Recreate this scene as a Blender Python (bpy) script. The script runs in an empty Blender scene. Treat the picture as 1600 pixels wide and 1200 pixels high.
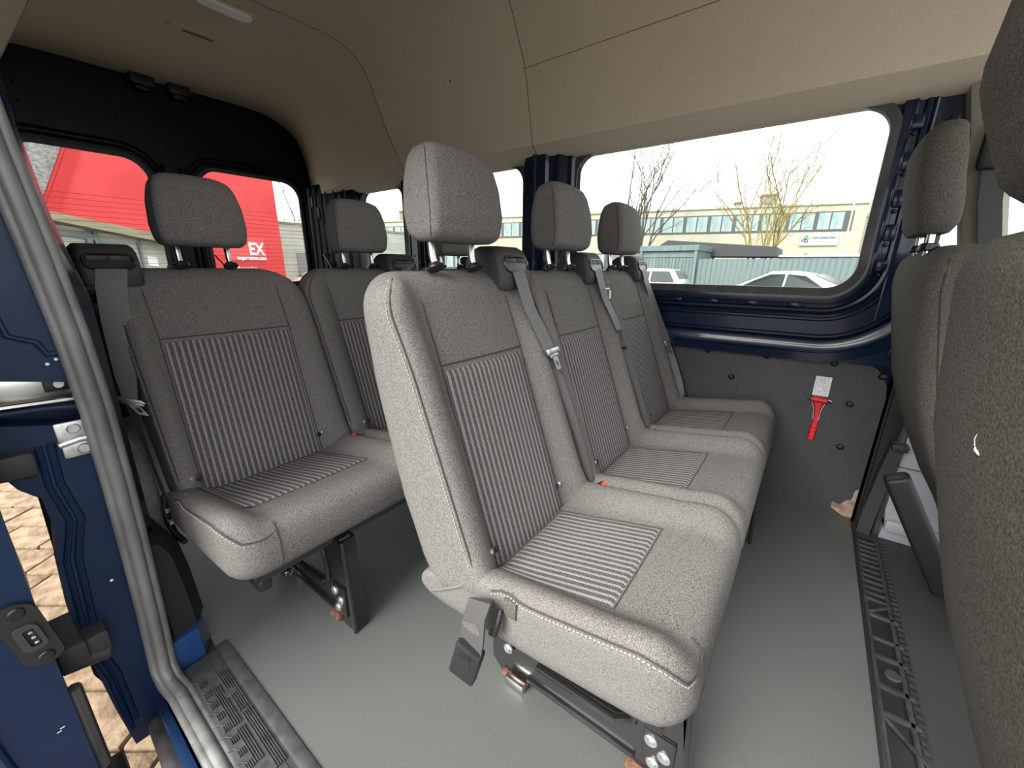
import bpy, bmesh, math, random
from math import sin, cos, pi, sqrt, radians
from mathutils import Vector, Matrix
random.seed(7)
C = bpy.context.scene.collection
SC = bpy.context.scene

# ------------------------------------------------------------------ camera, sky, exposure
yaw, pitch, roll = 0.637, -0.286, 0.007
Fv = Vector((-cos(pitch)*sin(yaw), cos(pitch)*cos(yaw), sin(pitch)))
Rv = Fv.cross(Vector((0, 0, 1))).normalized(); Uv = Rv.cross(Fv)
Rr = cos(roll)*Rv + sin(roll)*Uv; Ur = -sin(roll)*Rv + cos(roll)*Uv
cd = bpy.data.cameras.new('camera'); cam = bpy.data.objects.new('camera', cd); C.objects.link(cam)
cam.matrix_world = Matrix(((Rr.x, Ur.x, -Fv.x, 0.567), (Rr.y, Ur.y, -Fv.y, -0.652), (Rr.z, Ur.z, -Fv.z, 0.918), (0, 0, 0, 1)))
cd.sensor_fit = 'HORIZONTAL'; cd.sensor_width = 36; cd.lens = 36*622.433/1600; cd.clip_start = 0.02; cd.clip_end = 300
SC.camera = cam
w = bpy.data.worlds.new('overcast_sky'); SC.world = w; w.use_nodes = True
bg = w.node_tree.nodes['Background']
bg.inputs[0].default_value = (0.97, 0.99, 1.0, 1); bg.inputs[1].default_value = 3.0
SUN = bpy.data.lights.new('veiled_sun', 'SUN'); SUN.energy = 9.0; SUN.angle = radians(42); SUN.color = (1, .97, .94)
so = bpy.data.objects.new('veiled_sun', SUN); C.objects.link(so)
so.rotation_euler = Vector((.13, .75, -.65)).to_track_quat('-Z', 'Y').to_euler()
vs = SC.view_settings; vs.view_transform = 'Standard'; vs.look = 'None'; vs.gamma = 1; vs.exposure = 0.0
try: vs.use_curve_mapping = False
except Exception: pass

# ------------------------------------------------------------------ materials
def mat(name, col, rough=.6, metal=0, coat=0, spec=.5, noise=None, bump=None, emit=None):
    m = bpy.data.materials.new(name); m.use_nodes = True
    nt = m.node_tree; b = nt.nodes['Principled BSDF']
    b.inputs['Base Color'].default_value = (*col, 1); b.inputs['Roughness'].default_value = rough
    b.inputs['Metallic'].default_value = metal; b.inputs['Specular IOR Level'].default_value = spec
    b.inputs['Coat Weight'].default_value = coat; b.inputs['Coat Roughness'].default_value = .05
    L = nt.links.new
    tc = nt.nodes.new('ShaderNodeTexCoord'); mp = nt.nodes.new('ShaderNodeMapping'); L(tc.outputs['Object'], mp.inputs[0])
    if noise:                                   # (scale, dark colour, light colour, stretch xyz, detail)
        sc, c0, c1, st, det = noise
        mp.inputs['Scale'].default_value = st
        n = nt.nodes.new('ShaderNodeTexNoise'); n.inputs['Scale'].default_value = sc; n.inputs['Detail'].default_value = det
        L(mp.outputs[0], n.inputs['Vector'])
        r = nt.nodes.new('ShaderNodeValToRGB'); r.color_ramp.elements[0].position = .32; r.color_ramp.elements[1].position = .68
        r.color_ramp.elements[0].color = (*c0, 1); r.color_ramp.elements[1].color = (*c1, 1)
        L(n.outputs[0], r.inputs[0]); L(r.outputs[0], b.inputs['Base Color'])
    if bump:                                    # (scale, strength, distance)
        n2 = nt.nodes.new('ShaderNodeTexNoise'); n2.inputs['Scale'].default_value = bump[0]; n2.inputs['Detail'].default_value = 3
        L(mp.outputs[0], n2.inputs['Vector'])
        bp = nt.nodes.new('ShaderNodeBump'); bp.inputs['Strength'].default_value = bump[1]; bp.inputs['Distance'].default_value = bump[2]
        L(n2.outputs[0], bp.inputs['Height']); L(bp.outputs[0], b.inputs['Normal'])
    return m

M = {}
M['fabric'] = mat('grey_woven_fabric', (.12, .11, .1), .95, spec=.15, noise=(760, (.06, .056, .053), (.220, .209, .198), (1, .5, 1.1), 2), bump=(760, .5, .0012))
M['fabric_dark'] = mat('dark_woven_fabric', (.07, .065, .06), .95, spec=.15, noise=(420, (.055, .05, .046), (.125, .116, .106), (.6, .6, 1.0), 2), bump=(420, .4, .002))
M['fabric_back'] = mat('seat_back_felt', (.1, .095, .085), .95, spec=.12, noise=(620, (.05, .047, .04), (.15, .14, .125), (1, .5, .6), 3), bump=(620, .4, .001))
M['seam'] = mat('seam_thread', (.045, .041, .038), .9)
M['stitch'] = mat('pale_stitching', (.38, .35, .32), .9)
M['headliner'] = mat('beige_headliner', (.72, .62, .485), .95, spec=.15, noise=(160, (.69, .59, .455), (.75, .65, .515), (1, 1, 1), 4), bump=(240, .25, .002))
M['plastic'] = mat('black_plastic', (.013, .013, .0135), .48, bump=(500, .12, .001))
M['plastic_matte'] = mat('matte_black_plastic', (.032, .032, .033), .6, bump=(400, .15, .001))
M['plastic_shiny'] = mat('shiny_black_plastic', (.012, .012, .013), .25)
M['rubber'] = mat('rubber', (.035, .034, .034), .55, noise=(30, (.03, .03, .031), (.07, .066, .062), (1, 1, .4), 5))
M['rubber_seal'] = mat('door_seal_rubber', (.11, .11, .107), .36, noise=(26, (.09, .09, .087), (.17, .168, .163), (1, 1, .35), 5), bump=(60, .15, .002))
M['paint'] = mat('dark_blue_paint', (.004, .012, .035), .25, metal=.0, coat=.3, spec=.3, noise=(9, (.003, .010, .030), (.0045, .013, .038), (1, 1, 1), 3))
M['paint_bright'] = mat('blue_paint', (.012, .05, .17), .28, coat=1, noise=(14, (.008, .038, .13), (.013, .055, .18), (1, 1, 1), 4))
M['paint_shaded'] = mat('shaded_blue_paint', (.0025, .003, .006), .35, spec=.25)  # blue paint of the unlit van rear, shade put into the colour
M['paint_jamb'] = mat('blue_jamb_paint', (.004, .018, .055), .42, coat=.04, spec=.3, noise=(9, (.0035, .015, .048), (.0045, .02, .062), (1, 1, 1), 4))
M['wall_felt'] = mat('dark_wall_felt', (.004, .006, .013), .95, spec=.03)
M['lining_seam'] = mat('lining_seam', (.26, .22, .17), .95)
M['tread'] = mat('worn_black_rubber', (.04, .04, .04), .6, noise=(40, (.027, .027, .027), (.058, .057, .055), (1, 1, 1), 5))
M['black_metal'] = mat('black_coated_steel', (.016, .0155, .015), .25, metal=.3, coat=.7)
M['steel'] = mat('bright_steel', (.62, .61, .58), .25, metal=1)
M['zinc'] = mat('zinc_plated_steel', (.55, .55, .54), .42, metal=.9, noise=(60, (.42, .42, .41), (.66, .66, .65), (1, 1, 1), 3))
M['chrome'] = mat('chrome', (.8, .79, .76), .12, metal=1)
M['step_plastic'] = mat('worn_step_plastic', (.03, .032, .031), .45, noise=(30, (.02, .022, .021), (.045, .048, .047), (1, 1, 1), 4))
M['rust'] = mat('rusty_steel', (.2, .08, .03), .85, noise=(90, (.05, .022, .012), (.20, .09, .045), (1, 1, 1), 4))
M['floor'] = mat('grey_floor_vinyl', (.09, .094, .09), .42, noise=(700, (.06, .064, .061), (.13, .135, .128), (1, 1, 1), 3), bump=(600, .3, .001))
M['board'] = mat('black_grained_board', (.045, .045, .048), .5, noise=(300, (.03, .03, .033), (.06, .06, .064), (1, 1, 1), 3), bump=(420, .4, .001))
M['bare'] = mat('bare_hardboard', (.36, .24, .17), .9, noise=(50, (.2, .13, .09), (.46, .33, .25), (1, 1, 1), 4))
M['greyplastic'] = mat('light_grey_door_plastic', (.34, .355, .385), .5, bump=(300, .1, .001))
M['pillar_beige'] = mat('beige_pillar_trim', (.33, .31, .26), .8)
M['red'] = mat('red_plastic', (.62, .012, .018), .3)
M['red_soft'] = mat('red_button', (.66, .05, .035), .45)
M['white'] = mat('white_print', (.8, .8, .82), .6)
M['ink'] = mat('grey_ink', (.16, .15, .24), .7)
M['darkink'] = mat('dark_lettering', (.02, .03, .04), .7)
M['green'] = mat('lime_green', (.20, .33, .04), .6)
M['belt'] = mat('belt_webbing', (.13, .128, .123), .6, noise=(130, (.07, .069, .066), (.19, .186, .178), (14, 14, .12), 1))
M['belt_dark'] = mat('dark_belt_webbing', (.06, .058, .055), .6)
M['plastic_deep'] = mat('deep_black_plastic', (.006, .008, .0075), .5, spec=.3)
M['sign_white'] = mat('sign_white', (.36, .37, .36), .6)
M['sign_red'] = mat('sign_red', (.68, .085, .08), .7)
M['lens'] = mat('lamp_lens', (.93, .9, .86), .3)
M['felt'] = mat('grey_green_trim', (.23, .27, .24), .8, noise=(50, (.18, .21, .19), (.28, .32, .29), (1, 1, 1), 4))
M['brick'] = mat('sandstone_paver', (.22, .15, .09), .9, noise=(13, (.11, .065, .033), (.30, .22, .14), (1, 1, 1), 6), bump=(40, .6, .01))
M['joint'] = mat('joint_sand', (.16, .13, .08), .95)
M['asphalt'] = mat('grey_yard', (.09, .09, .09), .9, noise=(3, (.07, .07, .07), (.11, .11, .105), (1, 1, 1), 5))
M['render_cream'] = mat('cream_render', (.32, .30, .235), .9, noise=(.6, (.29, .27, .205), (.34, .32, .255), (1, 1, 1), 5))
M['frame_dark'] = mat('dark_window_frame', (.06, .055, .05), .6)
M['pane'] = mat('curtained_pane', (.3, .36, .34), .15, noise=(1.7, (.15, .22, .23), (.36, .39, .35), (1, 1, .25), 3))
M['shed'] = mat('grey_green_planks', (.11, .15, .15), .8, noise=(2.5, (.085, .12, .12), (.135, .17, .165), (3, 3, .3), 4))
M['shed_dark'] = mat('dark_roof_edge', (.03, .031, .032), .7)
M['debris'] = mat('flat_roof_gravel', (.24, .22, .18), .95, noise=(4, (.1, .08, .06), (.32, .3, .25), (1, 1, 1), 6))
M['bark'] = mat('grey_bark', (.06, .05, .04), .9)
M['bark_yellow'] = mat('lichen_bark', (.2, .15, .04), .9, noise=(3, (.12, .09, .03), (.26, .2, .055), (1, 1, 1), 4))
M['twig'] = mat('brown_twig', (.09, .07, .045), .9)
M['redwall'] = mat('red_painted_wall', (.60, .04, .042), .75, noise=(.9, (.56, .034, .036), (.64, .055, .055), (1, 1, 1), 6))
M['redtrim'] = mat('red_verge', (.50, .02, .022), .7)
M['shingle'] = mat('grey_shingles', (.26, .265, .25), .95, noise=(9, (.15, .155, .155), (.36, .37, .34), (1, 1, 2), 5))
M['soffit'] = mat('beige_soffit', (.26, .23, .15), .85, noise=(1.5, (.22, .19, .12), (.3, .27, .19), (.2, 1, 4), 4))
M['shop'] = mat('pale_shop_panel', (.42, .44, .36), .6, noise=(1.2, (.36, .38, .31), (.47, .49, .41), (1, 1, 1), 3))
M['shopframe'] = mat('grey_shop_frame', (.2, .22, .22), .4)
M['carwhite'] = mat('white_car_paint', (.30, .315, .315), .15, coat=1)
M['carglass'] = mat('dark_car_glass', (.015, .022, .022), .15, spec=.12)
M['hot_wire'] = mat('heating_wire', (.05, .03, .03), .6)

def glass(name, tint, refl=.06):
    m = bpy.data.materials.new(name); m.use_nodes = True; nt = m.node_tree; nt.nodes.clear(); L = nt.links.new
    o = nt.nodes.new('ShaderNodeOutputMaterial'); mx = nt.nodes.new('ShaderNodeMixShader')
    t = nt.nodes.new('ShaderNodeBsdfTransparent'); t.inputs[0].default_value = (*tint, 1)
    g = nt.nodes.new('ShaderNodeBsdfGlossy'); g.inputs['Roughness'].default_value = .01
    lw = nt.nodes.new('ShaderNodeLayerWeight'); lw.inputs[0].default_value = .5
    pw = nt.nodes.new('ShaderNodeMath'); pw.operation = 'POWER'; L(lw.outputs['Facing'], pw.inputs[0]); pw.inputs[1].default_value = 5
    f = nt.nodes.new('ShaderNodeMath'); f.operation = 'MULTIPLY_ADD'; L(pw.outputs[0], f.inputs[0]); f.inputs[1].default_value = .3; f.inputs[2].default_value = 0
    L(f.outputs[0], mx.inputs[0]); L(t.outputs[0], mx.inputs[1]); L(g.outputs[0], mx.inputs[2]); L(mx.outputs[0], o.inputs[0])
    return m
M['glass'] = glass('tinted_glass', (.93, .96, .945))
M['glass_rear'] = glass('rear_glass', (.95, .96, .95))

def stripes():                                  # UV in metres: u across the stripes, v along them
    m = bpy.data.materials.new('striped_fabric'); m.use_nodes = True; nt = m.node_tree; L = nt.links.new; N = nt.nodes.new
    b = nt.nodes['Principled BSDF']; b.inputs['Roughness'].default_value = .9; b.inputs['Specular IOR Level'].default_value = .15
    uv = N('ShaderNodeUVMap'); sp = N('ShaderNodeSeparateXYZ'); L(uv.outputs[0], sp.inputs[0])
    def mth(op, a, c=None, v=None):
        n = N('ShaderNodeMath'); n.operation = op
        if hasattr(a, 'links'): L(a, n.inputs[0])
        else: n.inputs[0].default_value = a
        if c is not None:
            if hasattr(c, 'links'): L(c, n.inputs[1])
            else: n.inputs[1].default_value = c
        return n.outputs[0]
    P = .0142
    fu = mth('FRACT', mth('DIVIDE', sp.outputs[0], P))
    d = mth('ABSOLUTE', mth('SUBTRACT', fu, .5))
    stripe = mth('LESS_THAN', d, .175)
    fine = mth('LESS_THAN', mth('FRACT', mth('DIVIDE', sp.outputs[1], .0046)), .68)
    core = mth('LESS_THAN', d, .05)
    w_ = mth('MULTIPLY', stripe, mth('SUBTRACT', 1.0, mth('MULTIPLY', core, .5)))
    w_ = mth('MULTIPLY', w_, mth('ADD', mth('MULTIPLY', fine, .55), .45))
    tc = N('ShaderNodeTexCoord'); n = N('ShaderNodeTexNoise'); n.inputs['Scale'].default_value = 500; L(tc.outputs['Object'], n.inputs['Vector'])
    r0 = N('ShaderNodeValToRGB'); r0.color_ramp.elements[0].color = (.04, .036, .034, 1); r0.color_ramp.elements[1].color = (.13, .118, .11, 1)
    r0.color_ramp.elements[0].position = .3; r0.color_ramp.elements[1].position = .7; L(n.outputs[0], r0.inputs[0])
    mx = N('ShaderNodeMix'); mx.data_type = 'RGBA'; L(w_, mx.inputs[0]); L(r0.outputs[0], mx.inputs[6]); mx.inputs[7].default_value = (.31, .305, .31, 1)
    L(mx.outputs[2], b.inputs['Base Color'])
    bp = N('ShaderNodeBump'); bp.inputs['Strength'].default_value = .5; bp.inputs['Distance'].default_value = .0015; L(stripe, bp.inputs['Height']); L(bp.outputs[0], b.inputs['Normal'])
    return m
M['stripes'] = stripes()

# ------------------------------------------------------------------ mesh helpers
class MB:
    def __init__(s): s.v = []; s.f = []; s.m = []; s.uv = None
    def add(s, vs_, fs, mi=0):
        o = len(s.v); s.v += [tuple(v) for v in vs_]
        for f in fs: s.f.append([i+o for i in f]); s.m.append(mi)
        return s
    def frombm(s, bm, mi=0, mtx=None):
        bm.verts.index_update()
        s.add([(mtx @ v.co if mtx else v.co) for v in bm.verts], [[v.index for v in f.verts] for f in bm.faces], mi); bm.free(); return s
    def box(s, lo, hi, bev=0, seg=2, mi=0, mtx=None):
        bm = bmesh.new(); bmesh.ops.create_cube(bm, size=1)
        c = [(a+b)/2 for a, b in zip(lo, hi)]; d = [abs(b-a) for a, b in zip(lo, hi)]
        for v in bm.verts: v.co = Vector((c[0]+v.co.x*d[0], c[1]+v.co.y*d[1], c[2]+v.co.z*d[2]))
        if bev: bmesh.ops.bevel(bm, geom=list(bm.edges), offset=min(bev, min(d)*.49), segments=seg, affect='EDGES', profile=.5)
        return s.frombm(bm, mi, mtx)
    def tube(s, pts, r, n=8, mi=0, closed=False, caps=True):
        pts = [Vector(p) for p in pts]; k = len(pts); rr = r if isinstance(r, (list, tuple)) else [r]*k
        vs_ = []; up = None
        for i, p in enumerate(pts):
            a = pts[i-1] if (i or closed) else p; b = pts[(i+1) % k] if (i < k-1 or closed) else p
            t = (b-a).normalized()
            if up is None: up = t.orthogonal().normalized()
            up = (up-t*up.dot(t))
            up = up.normalized() if up.length > 1e-6 else t.orthogonal().normalized()
            sd = t.cross(up)
            vs_ += [p+rr[i]*(cos(2*pi*j/n)*up+sin(2*pi*j/n)*sd) for j in range(n)]
        fs = []
        for i in range(k if closed else k-1):
            for j in range(n):
                a = i*n+j; b = i*n+(j+1) % n; c = ((i+1) % k)*n+(j+1) % n; d = ((i+1) % k)*n+j
                fs.append([a, b, c, d])
        if caps and not closed: fs += [list(range(n))[::-1], list(range((k-1)*n, k*n))]
        return s.add(vs_, fs, mi)
    def loft(s, rings, cap=True, mi=0, closed=True):
        n = len(rings[0]); k = len(rings); vs_ = [p for r in rings for p in r]; fs = []
        for i in range(k-1):
            for j in range(n if closed else n-1):
                fs.append([i*n+j, i*n+(j+1) % n, (i+1)*n+(j+1) % n, (i+1)*n+j])
        if cap and closed: fs += [list(range(n))[::-1], list(range((k-1)*n, k*n))]
        return s.add(vs_, fs, mi)
    def cyl(s, p, q, r, n=16, mi=0, bev=0):
        p = Vector(p); q = Vector(q); d = q-p
        if bev:
            u = d.normalized(); return s.tube([p, p+u*1e-5, p+u*bev, q-u*bev, q-u*1e-5, q], [r-bev, r-bev, r, r, r-bev, r-bev], n, mi)
        return s.tube([p, q], r, n, mi)
    def dome(s, p, nrm, r, h, n=12, mi=0):
        p = Vector(p); u = Vector(nrm).normalized(); K = 4
        return s.tube([p+u*(h*sin(pi/2*i/K)) for i in range(K+1)], [max(r*cos(pi/2*i/K), 1e-4) for i in range(K+1)], n, mi)
    def plate(s, outer, holes, org, ax, ay, th, mi=0):
        """flat panel with holes: outline in (a, b), placed at org + a*ax + b*ay, thickness vector th"""
        bm = bmesh.new(); loops = []
        for lp in [outer]+list(holes):
            vv = [bm.verts.new((a, b, 0)) for a, b in lp]; loops.append(len(vv))
            for i in range(len(vv)): bm.edges.new((vv[i], vv[(i+1) % len(vv)]))
        bmesh.ops.triangle_fill(bm, use_beauty=True, use_dissolve=False, edges=list(bm.edges))
        bm.verts.index_update()
        org = Vector(org); ax = Vector(ax); ay = Vector(ay); th = Vector(th)
        P = [org+v.co.x*ax+v.co.y*ay for v in bm.verts]; n = len(P)
        T = [[v.index for v in f.verts] for f in bm.faces]
        vs_ = P+[p+th for p in P]; fs = T+[[i+n for i in t[::-1]] for t in T]; o = 0
        for k in loops:
            for i in range(k): a = o+i; b = o+(i+1) % k; fs.append([a, b, b+n, a+n])
            o += k
        bm.free(); return s.add(vs_, fs, mi)
    def ribbon(s, pts, wid, th=.0016, mi=0):
        """strap: pts = [(centre, width vector)]"""
        rings = []; P = [Vector(p) for p, _ in pts]; W = [Vector(q) for _, q in pts]
        for i in range(len(P)):
            t = (P[min(i+1, len(P)-1)]-P[max(i-1, 0)]).normalized(); wv = W[i].normalized(); nn = t.cross(wv).normalized()*th/2
            h = wv*(wid if not isinstance(wid, list) else wid[i])/2
            rings.append([P[i]-h-nn, P[i]+h-nn, P[i]+h+nn, P[i]-h+nn])
        return s.loft(rings, True, mi)
    def build(s, name, mats, parent=None, ang=40, link=True):
        me = bpy.data.meshes.new(name); me.from_pydata(s.v, [], s.f); me.update()
        bm = bmesh.new(); bm.from_mesh(me); bmesh.ops.recalc_face_normals(bm, faces=bm.faces); bm.to_mesh(me); bm.free()
        ms = mats if isinstance(mats, (list, tuple)) else [mats]
        for q in ms: me.materials.append(M[q] if isinstance(q, str) else q)
        if len(ms) > 1: me.polygons.foreach_set('material_index', s.m)
        if ang: me.shade_smooth(); me.set_sharp_from_angle(angle=radians(ang))
        o = bpy.data.objects.new(name, me); C.objects.link(o)
        if parent is not None: o.parent = parent
        return o

def tag(o, label, cat, group=None):
    o['label'] = label; o['category'] = cat
    if group: o['group'] = group
    return o
def thing(name, label, cat, loc=(0, 0, 0), group=None, rz=0):
    o = bpy.data.objects.new(name, None); C.objects.link(o); o.location = loc; o.rotation_euler = (0, 0, rz); o.empty_display_size = .1
    return tag(o, label, cat, group)
def struct(o, label=None, cat=None):
    o['kind'] = 'structure'
    if label: o['label'] = label
    if cat: o['category'] = cat
    return o
def copy_tree(o, parent=None):
    c = o.copy(); C.objects.link(c)
    if parent is not None: c.parent = parent
    for ch in list(o.children): copy_tree(ch, c)
    return c
def rrect(x0, x1, y0, y1, r, n=7):
    P = []
    for cx, cy, a0 in ((x1-r, y1-r, 0), (x0+r, y1-r, 90), (x0+r, y0+r, 180), (x1-r, y0+r, 270)):
        P += [(cx+r*cos(radians(a0+90*i/n)), cy+r*sin(radians(a0+90*i/n))) for i in range(n+1)]
    return P
def sm(a, b, x):
    t = max(0, min(1, (x-a)/(b-a))); return t*t*(3-2*t)
def lerp(tab, x):
    for (a, u), (b, v) in zip(tab, tab[1:]):
        if x <= b: return u+(v-u)*max(0, (x-a))/(b-a)
    return tab[-1][1]
def ringrect(hw, hd, rf, rb, nf=26, nb=10, nc=6, ns=4):
    """closed rounded rectangle in (y, d): front side d=+hd with corner radius rf, back side d=-hd with radius rb; fixed point count"""
    rf = min(rf, hw*.98, hd*.98); rb = min(rb, hw*.98, hd*.98); P = []
    for i in range(nf): P.append((-(hw-rf)+2*(hw-rf)*i/nf, hd))
    for i in range(nc): a = pi/2-pi/2*i/nc; P.append((hw-rf+rf*cos(a), hd-rf+rf*sin(a)))
    for i in range(ns): P.append((hw, hd-rf-(2*hd-rf-rb)*i/ns))
    for i in range(nc): a = -pi/2*i/nc; P.append((hw-rb+rb*cos(a), -hd+rb+rb*sin(a)))
    for i in range(nb): P.append((hw-rb-2*(hw-rb)*i/nb, -hd))
    for i in range(nc): a = -pi/2-pi/2*i/nc; P.append((-(hw-rb)+rb*cos(a), -hd+rb+rb*sin(a)))
    for i in range(ns): P.append((-hw, -hd+rb+(2*hd-rf-rb)*i/ns))
    for i in range(nc): a = pi-pi/2*i/nc; P.append((-(hw-rf)+rf*cos(a), hd-rf+rf*sin(a)))
    return P

# ================================================================== THE VAN: floor, steps, walls, roof lining
fl = MB().plate([(-2.75, -.47), (-.49, -.47), (-.47, -.452), (.826, -.445), (.826, 1.2), (-2.75, 1.2)], [], (0, 0, 0), (1, 0, 0), (0, 1, 0), (0, 0, -.012)).build('floor', 'floor', ang=0)
struct(fl, 'grey vinyl floor of the van under the benches')
sub = MB().box((-2.75, -.55, -.10), (2.2, 1.2, -.0135)).build('trim_7', 'plastic_matte'); struct(sub)

# entrance step tread beside the door opening
st = MB().box((-.48, -.545, -.013), (.826, -.452, -.003), .003).box((-.485, -.472, -.01), (.826, -.446, .0045), .004).build('trim_1', 'tread'); struct(st, 'ribbed black entrance step tread')
rb = MB()
for y0, n in ((-.480, 5), (-.505, 4)):
    for (x0, x1) in ((-.40, -.27), (-.262, -.10), (-.05, .12), (.15, .4), (.42, .8)) if n == 5 else ((-.37, -.245), (-.235, -.14), (-.10, .05), (.07, .3), (.33, .7)):
        for k in range(n): rb.box((x0, y0-k*.0042, -.0035), (x1, y0-k*.0042+.0018, .0005))
for k in range(34):
    x = -.42+k*.036
    rb.tube([(x, -.543, -.003), (x+.006, -.534, .0), (x+.016, -.527, -.001)], .0014, 5)
    for j in range(4): rb.box((x+.012, -.532+j*.0035, -.0035), (x+.03, -.5305+j*.0035, .0))
for k in range(3): rb.box((-.44+.0, -.47-k*.014, -.004), (.82, -.4685-k*.014, -.0015))
o = rb.build('tread_ribs', 'tread', st, ang=0); o['kind'] = 'stuff'
MB().cyl((-.33, -.494, -.003), (-.33, -.494, .0), .011, 18, bev=.001).build('screw_cover', 'plastic_matte', st)

# cab step plate behind the front seats
cs = MB().box((.828, -.45, -.04), (.915, 1.085, -.008), .006).box((.915, -.45, -.05), (.925, 1.085, -.03)).box((.925, -.45, -.04), (1.35, 1.15, -.018), .006).box((.826, -.45, -.03), (.836, 1.10, .003), .003).build('trim_2', 'plastic', ang=35)
struct(cs, 'patterned black plastic step plate at the edge of the cab floor')
sl = MB()
for k in range(12):
    y = 1.045-k*.029; sl.box((.834, y, -.012), (.888, y+.008, -.001), .002)
for (y0, y1) in ((.655, .668), (.565, .575), (.50, .512), (.405, .42), (.33, .345), (.2, .215), (.08, .095), (-.05, -.035)):
    sl.box((.842, y0, -.012), (.905, y1, -.002), .002)
sl.box((.836, -.4, -.012), (.845, 1.07, -.002), .002); sl.box((.886, -.4, -.012), (.896, 1.07, -.002), .002)
for (a, b) in (((.842, .668), (.895, .72)), ((.842, .33), (.91, .25)), ((.842, .1), (.91, .02))):
    sl.tube([(a[0], a[1], -.006), (b[0], b[1], -.006)], .005, 6)
for k in range(60): y = 1.06-k*.021; sl.box((.9, y, -.009), (.912, y+.009, -.006))
o = sl.build('raised_pattern', 'step_plastic', cs, ang=35); o['kind'] = 'stuff'
MB().cyl((.872, .458, -.009), (.872, .458, -.001), .016, 24, bev=.002).build('round_cap', 'plastic_matte', cs)
o = MB().tube([(.92, -.4, -.026), (.92, .4, -.026), (.918, 1.07, -.026)], .006, 6).build('carpet_edge', 'plastic_shiny', cs)

# ---- left wall (the far side): blue sheet metal with three windows
wl = MB()
W1 = (-.412, .674, .842, 1.408); W2 = (-1.33, -.697, .842, 1.408); W3 = (-2.11, -1.63, .842, 1.408)
hole = [rrect(a, b, c, d, .085, 8) for a, b, c, d in (W1, W2, W3)]
wl.plate([(-2.75, .60), (.845, .60), (.845, 1.6), (-2.75, 1.6)], hole, (0, 1.165, 0), (1, 0, 0), (0, 0, 1), (0, .035, 0))
wl.box((-2.75, 1.2, -.05), (.84, 1.23, .62)); wl.box((-2.75, 1.16, 1.55), (2.2, 1.23, 2.05))
def sweep(mb, path, prof, mi=0):
    """path: (point, outward dir) in the X-Z plane; prof: (d outward, Y)"""
    mb.loft([[(p[0]+n[0]*d, y, p[1]+n[1]*d) for d, y in prof] for p, n in path], cap=False, closed=False, mi=mi)
def wpath(x0, xr, zb, r, ztop, a1=90, n=12):
    P = [((x0+(xr-r-x0)*i/6, zb), (0, -1)) for i in range(6)]
    for i in range(n+1):
        a = radians(-90+a1*i/n); P.append(((xr-r+r*cos(a), zb+r+r*sin(a)), (cos(a), sin(a))))
    if a1 >= 90: P += [((xr, zb+r+(ztop-zb-r)*i/5), (1, 0)) for i in range(1, 6)]
    return P
inner = [(-.004, 1.17), (.0, 1.148), (.006, 1.146), (.03, 1.150), (.033, 1.158), (.045, 1.160), (.05, 1.153), (.058, 1.151), (.064, 1.156), (.07, 1.162), (.095, 1.166)]
sweep(wl, wpath(-1.3, .674+.012, .842-.012, .097, 1.5), inner)
outer = [(.075, 1.17), (.082, 1.160), (.088, 1.160), (.095, 1.166), (.138, 1.167), (.145, 1.158), (.151, 1.158), (.156, 1.162), (.160, 1.150), (.164, 1.1475), (.180, 1.1445), (.194, 1.1405), (.198, 1.1385), (.202, 1.1395), (.206, 1.144), (.238, 1.150), (.246, 1.2)]
sweep(wl, wpath(-1.3, .674+.012, .842-.012, .097, 1.5, 62), outer)
o = wl.build('wall_left', 'paint', ang=30); struct(o, 'dark blue painted sheet metal side wall of the van')
# dents and pads pressed into the window flange
pd = MB()
for x in (.10, .24, .38, .52): pd.box((x-.02, 1.146, .784), (x+.02, 1.152, .800), .003).dome((x+.012, 1.149, .797), (0, -1, 0), .006, .004, 10)
pd.build('flange_pad', 'paint', o)
for z, h in ((.93, .035), (1.03, .05), (1.13, .05), (1.235, .05), (1.34, .04)):
    MB().box((.712, 1.142, z-h/2), (.738, 1.152, z+h/2), .004).dome((.722, 1.146, z-h/2-.012), (0, -1, 0), .007, .006, 10).build('flange_pad', 'paint', o)
for k, (z0, z1) in enumerate(((.90, .99), (1.0, 1.1), (1.11, 1.2), (1.21, 1.3), (1.32, 1.41))): MB().box((.698+.002*k, 1.146, z0), (.709+.002*k, 1.153, z1), .003).build('flange_strip', 'paint', o)
MB().tube([(.80, 1.163, .64), (.82, 1.163, .70), (.835, 1.163, .72), (.845, 1.163, .68), (.835, 1.163, .63)], .004, 8).build('pressed_rib', 'paint', o)
# pillars between the side windows
def pillar(x0, x1, name):
    m_ = (x0+x1)/2; wd = x1-x0
    pr_ = [(x0-.02, 1.165), (x0, 1.15), (x0+.012, 1.13), (x0+.03, 1.13), (x0+.035, 1.105), (x0+wd*.28, 1.10), (x0+wd*.30, 1.094), (x0+wd*.33, 1.094), (x0+wd*.36, 1.10), (m_+.01, 1.10), (m_+.02, 1.115), (m_+.05, 1.12), (m_+.06, 1.112), (m_+.066, 1.112), (x1-.06, 1.118), (x1-.035, 1.135), (x1-.012, 1.135), (x1, 1.15), (x1+.02, 1.165)]
    mb = MB(); mb.loft([[(x, y, z) for x, y in pr_] for z in (.55, .8, 1.1, 1.43)], cap=False, closed=False)
    for z in (.70, .79, .98, 1.30): mb.dome((x0+wd*.5-.02, 1.102, z), (0, -1, 0), .009, .005, 10)
    mb.box((x0+wd*.15, 1.095, 1.27), (x0+wd*.15+.03, 1.105, 1.36), .004)
    p = mb.build(name, 'paint', ang=30); struct(p, 'dark blue pressed steel pillar between the side windows'); return p
pillar(-.697, -.412, 'pillar_1'); pillar(-1.63, -1.33, 'pillar_2')
mb = MB()
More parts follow.
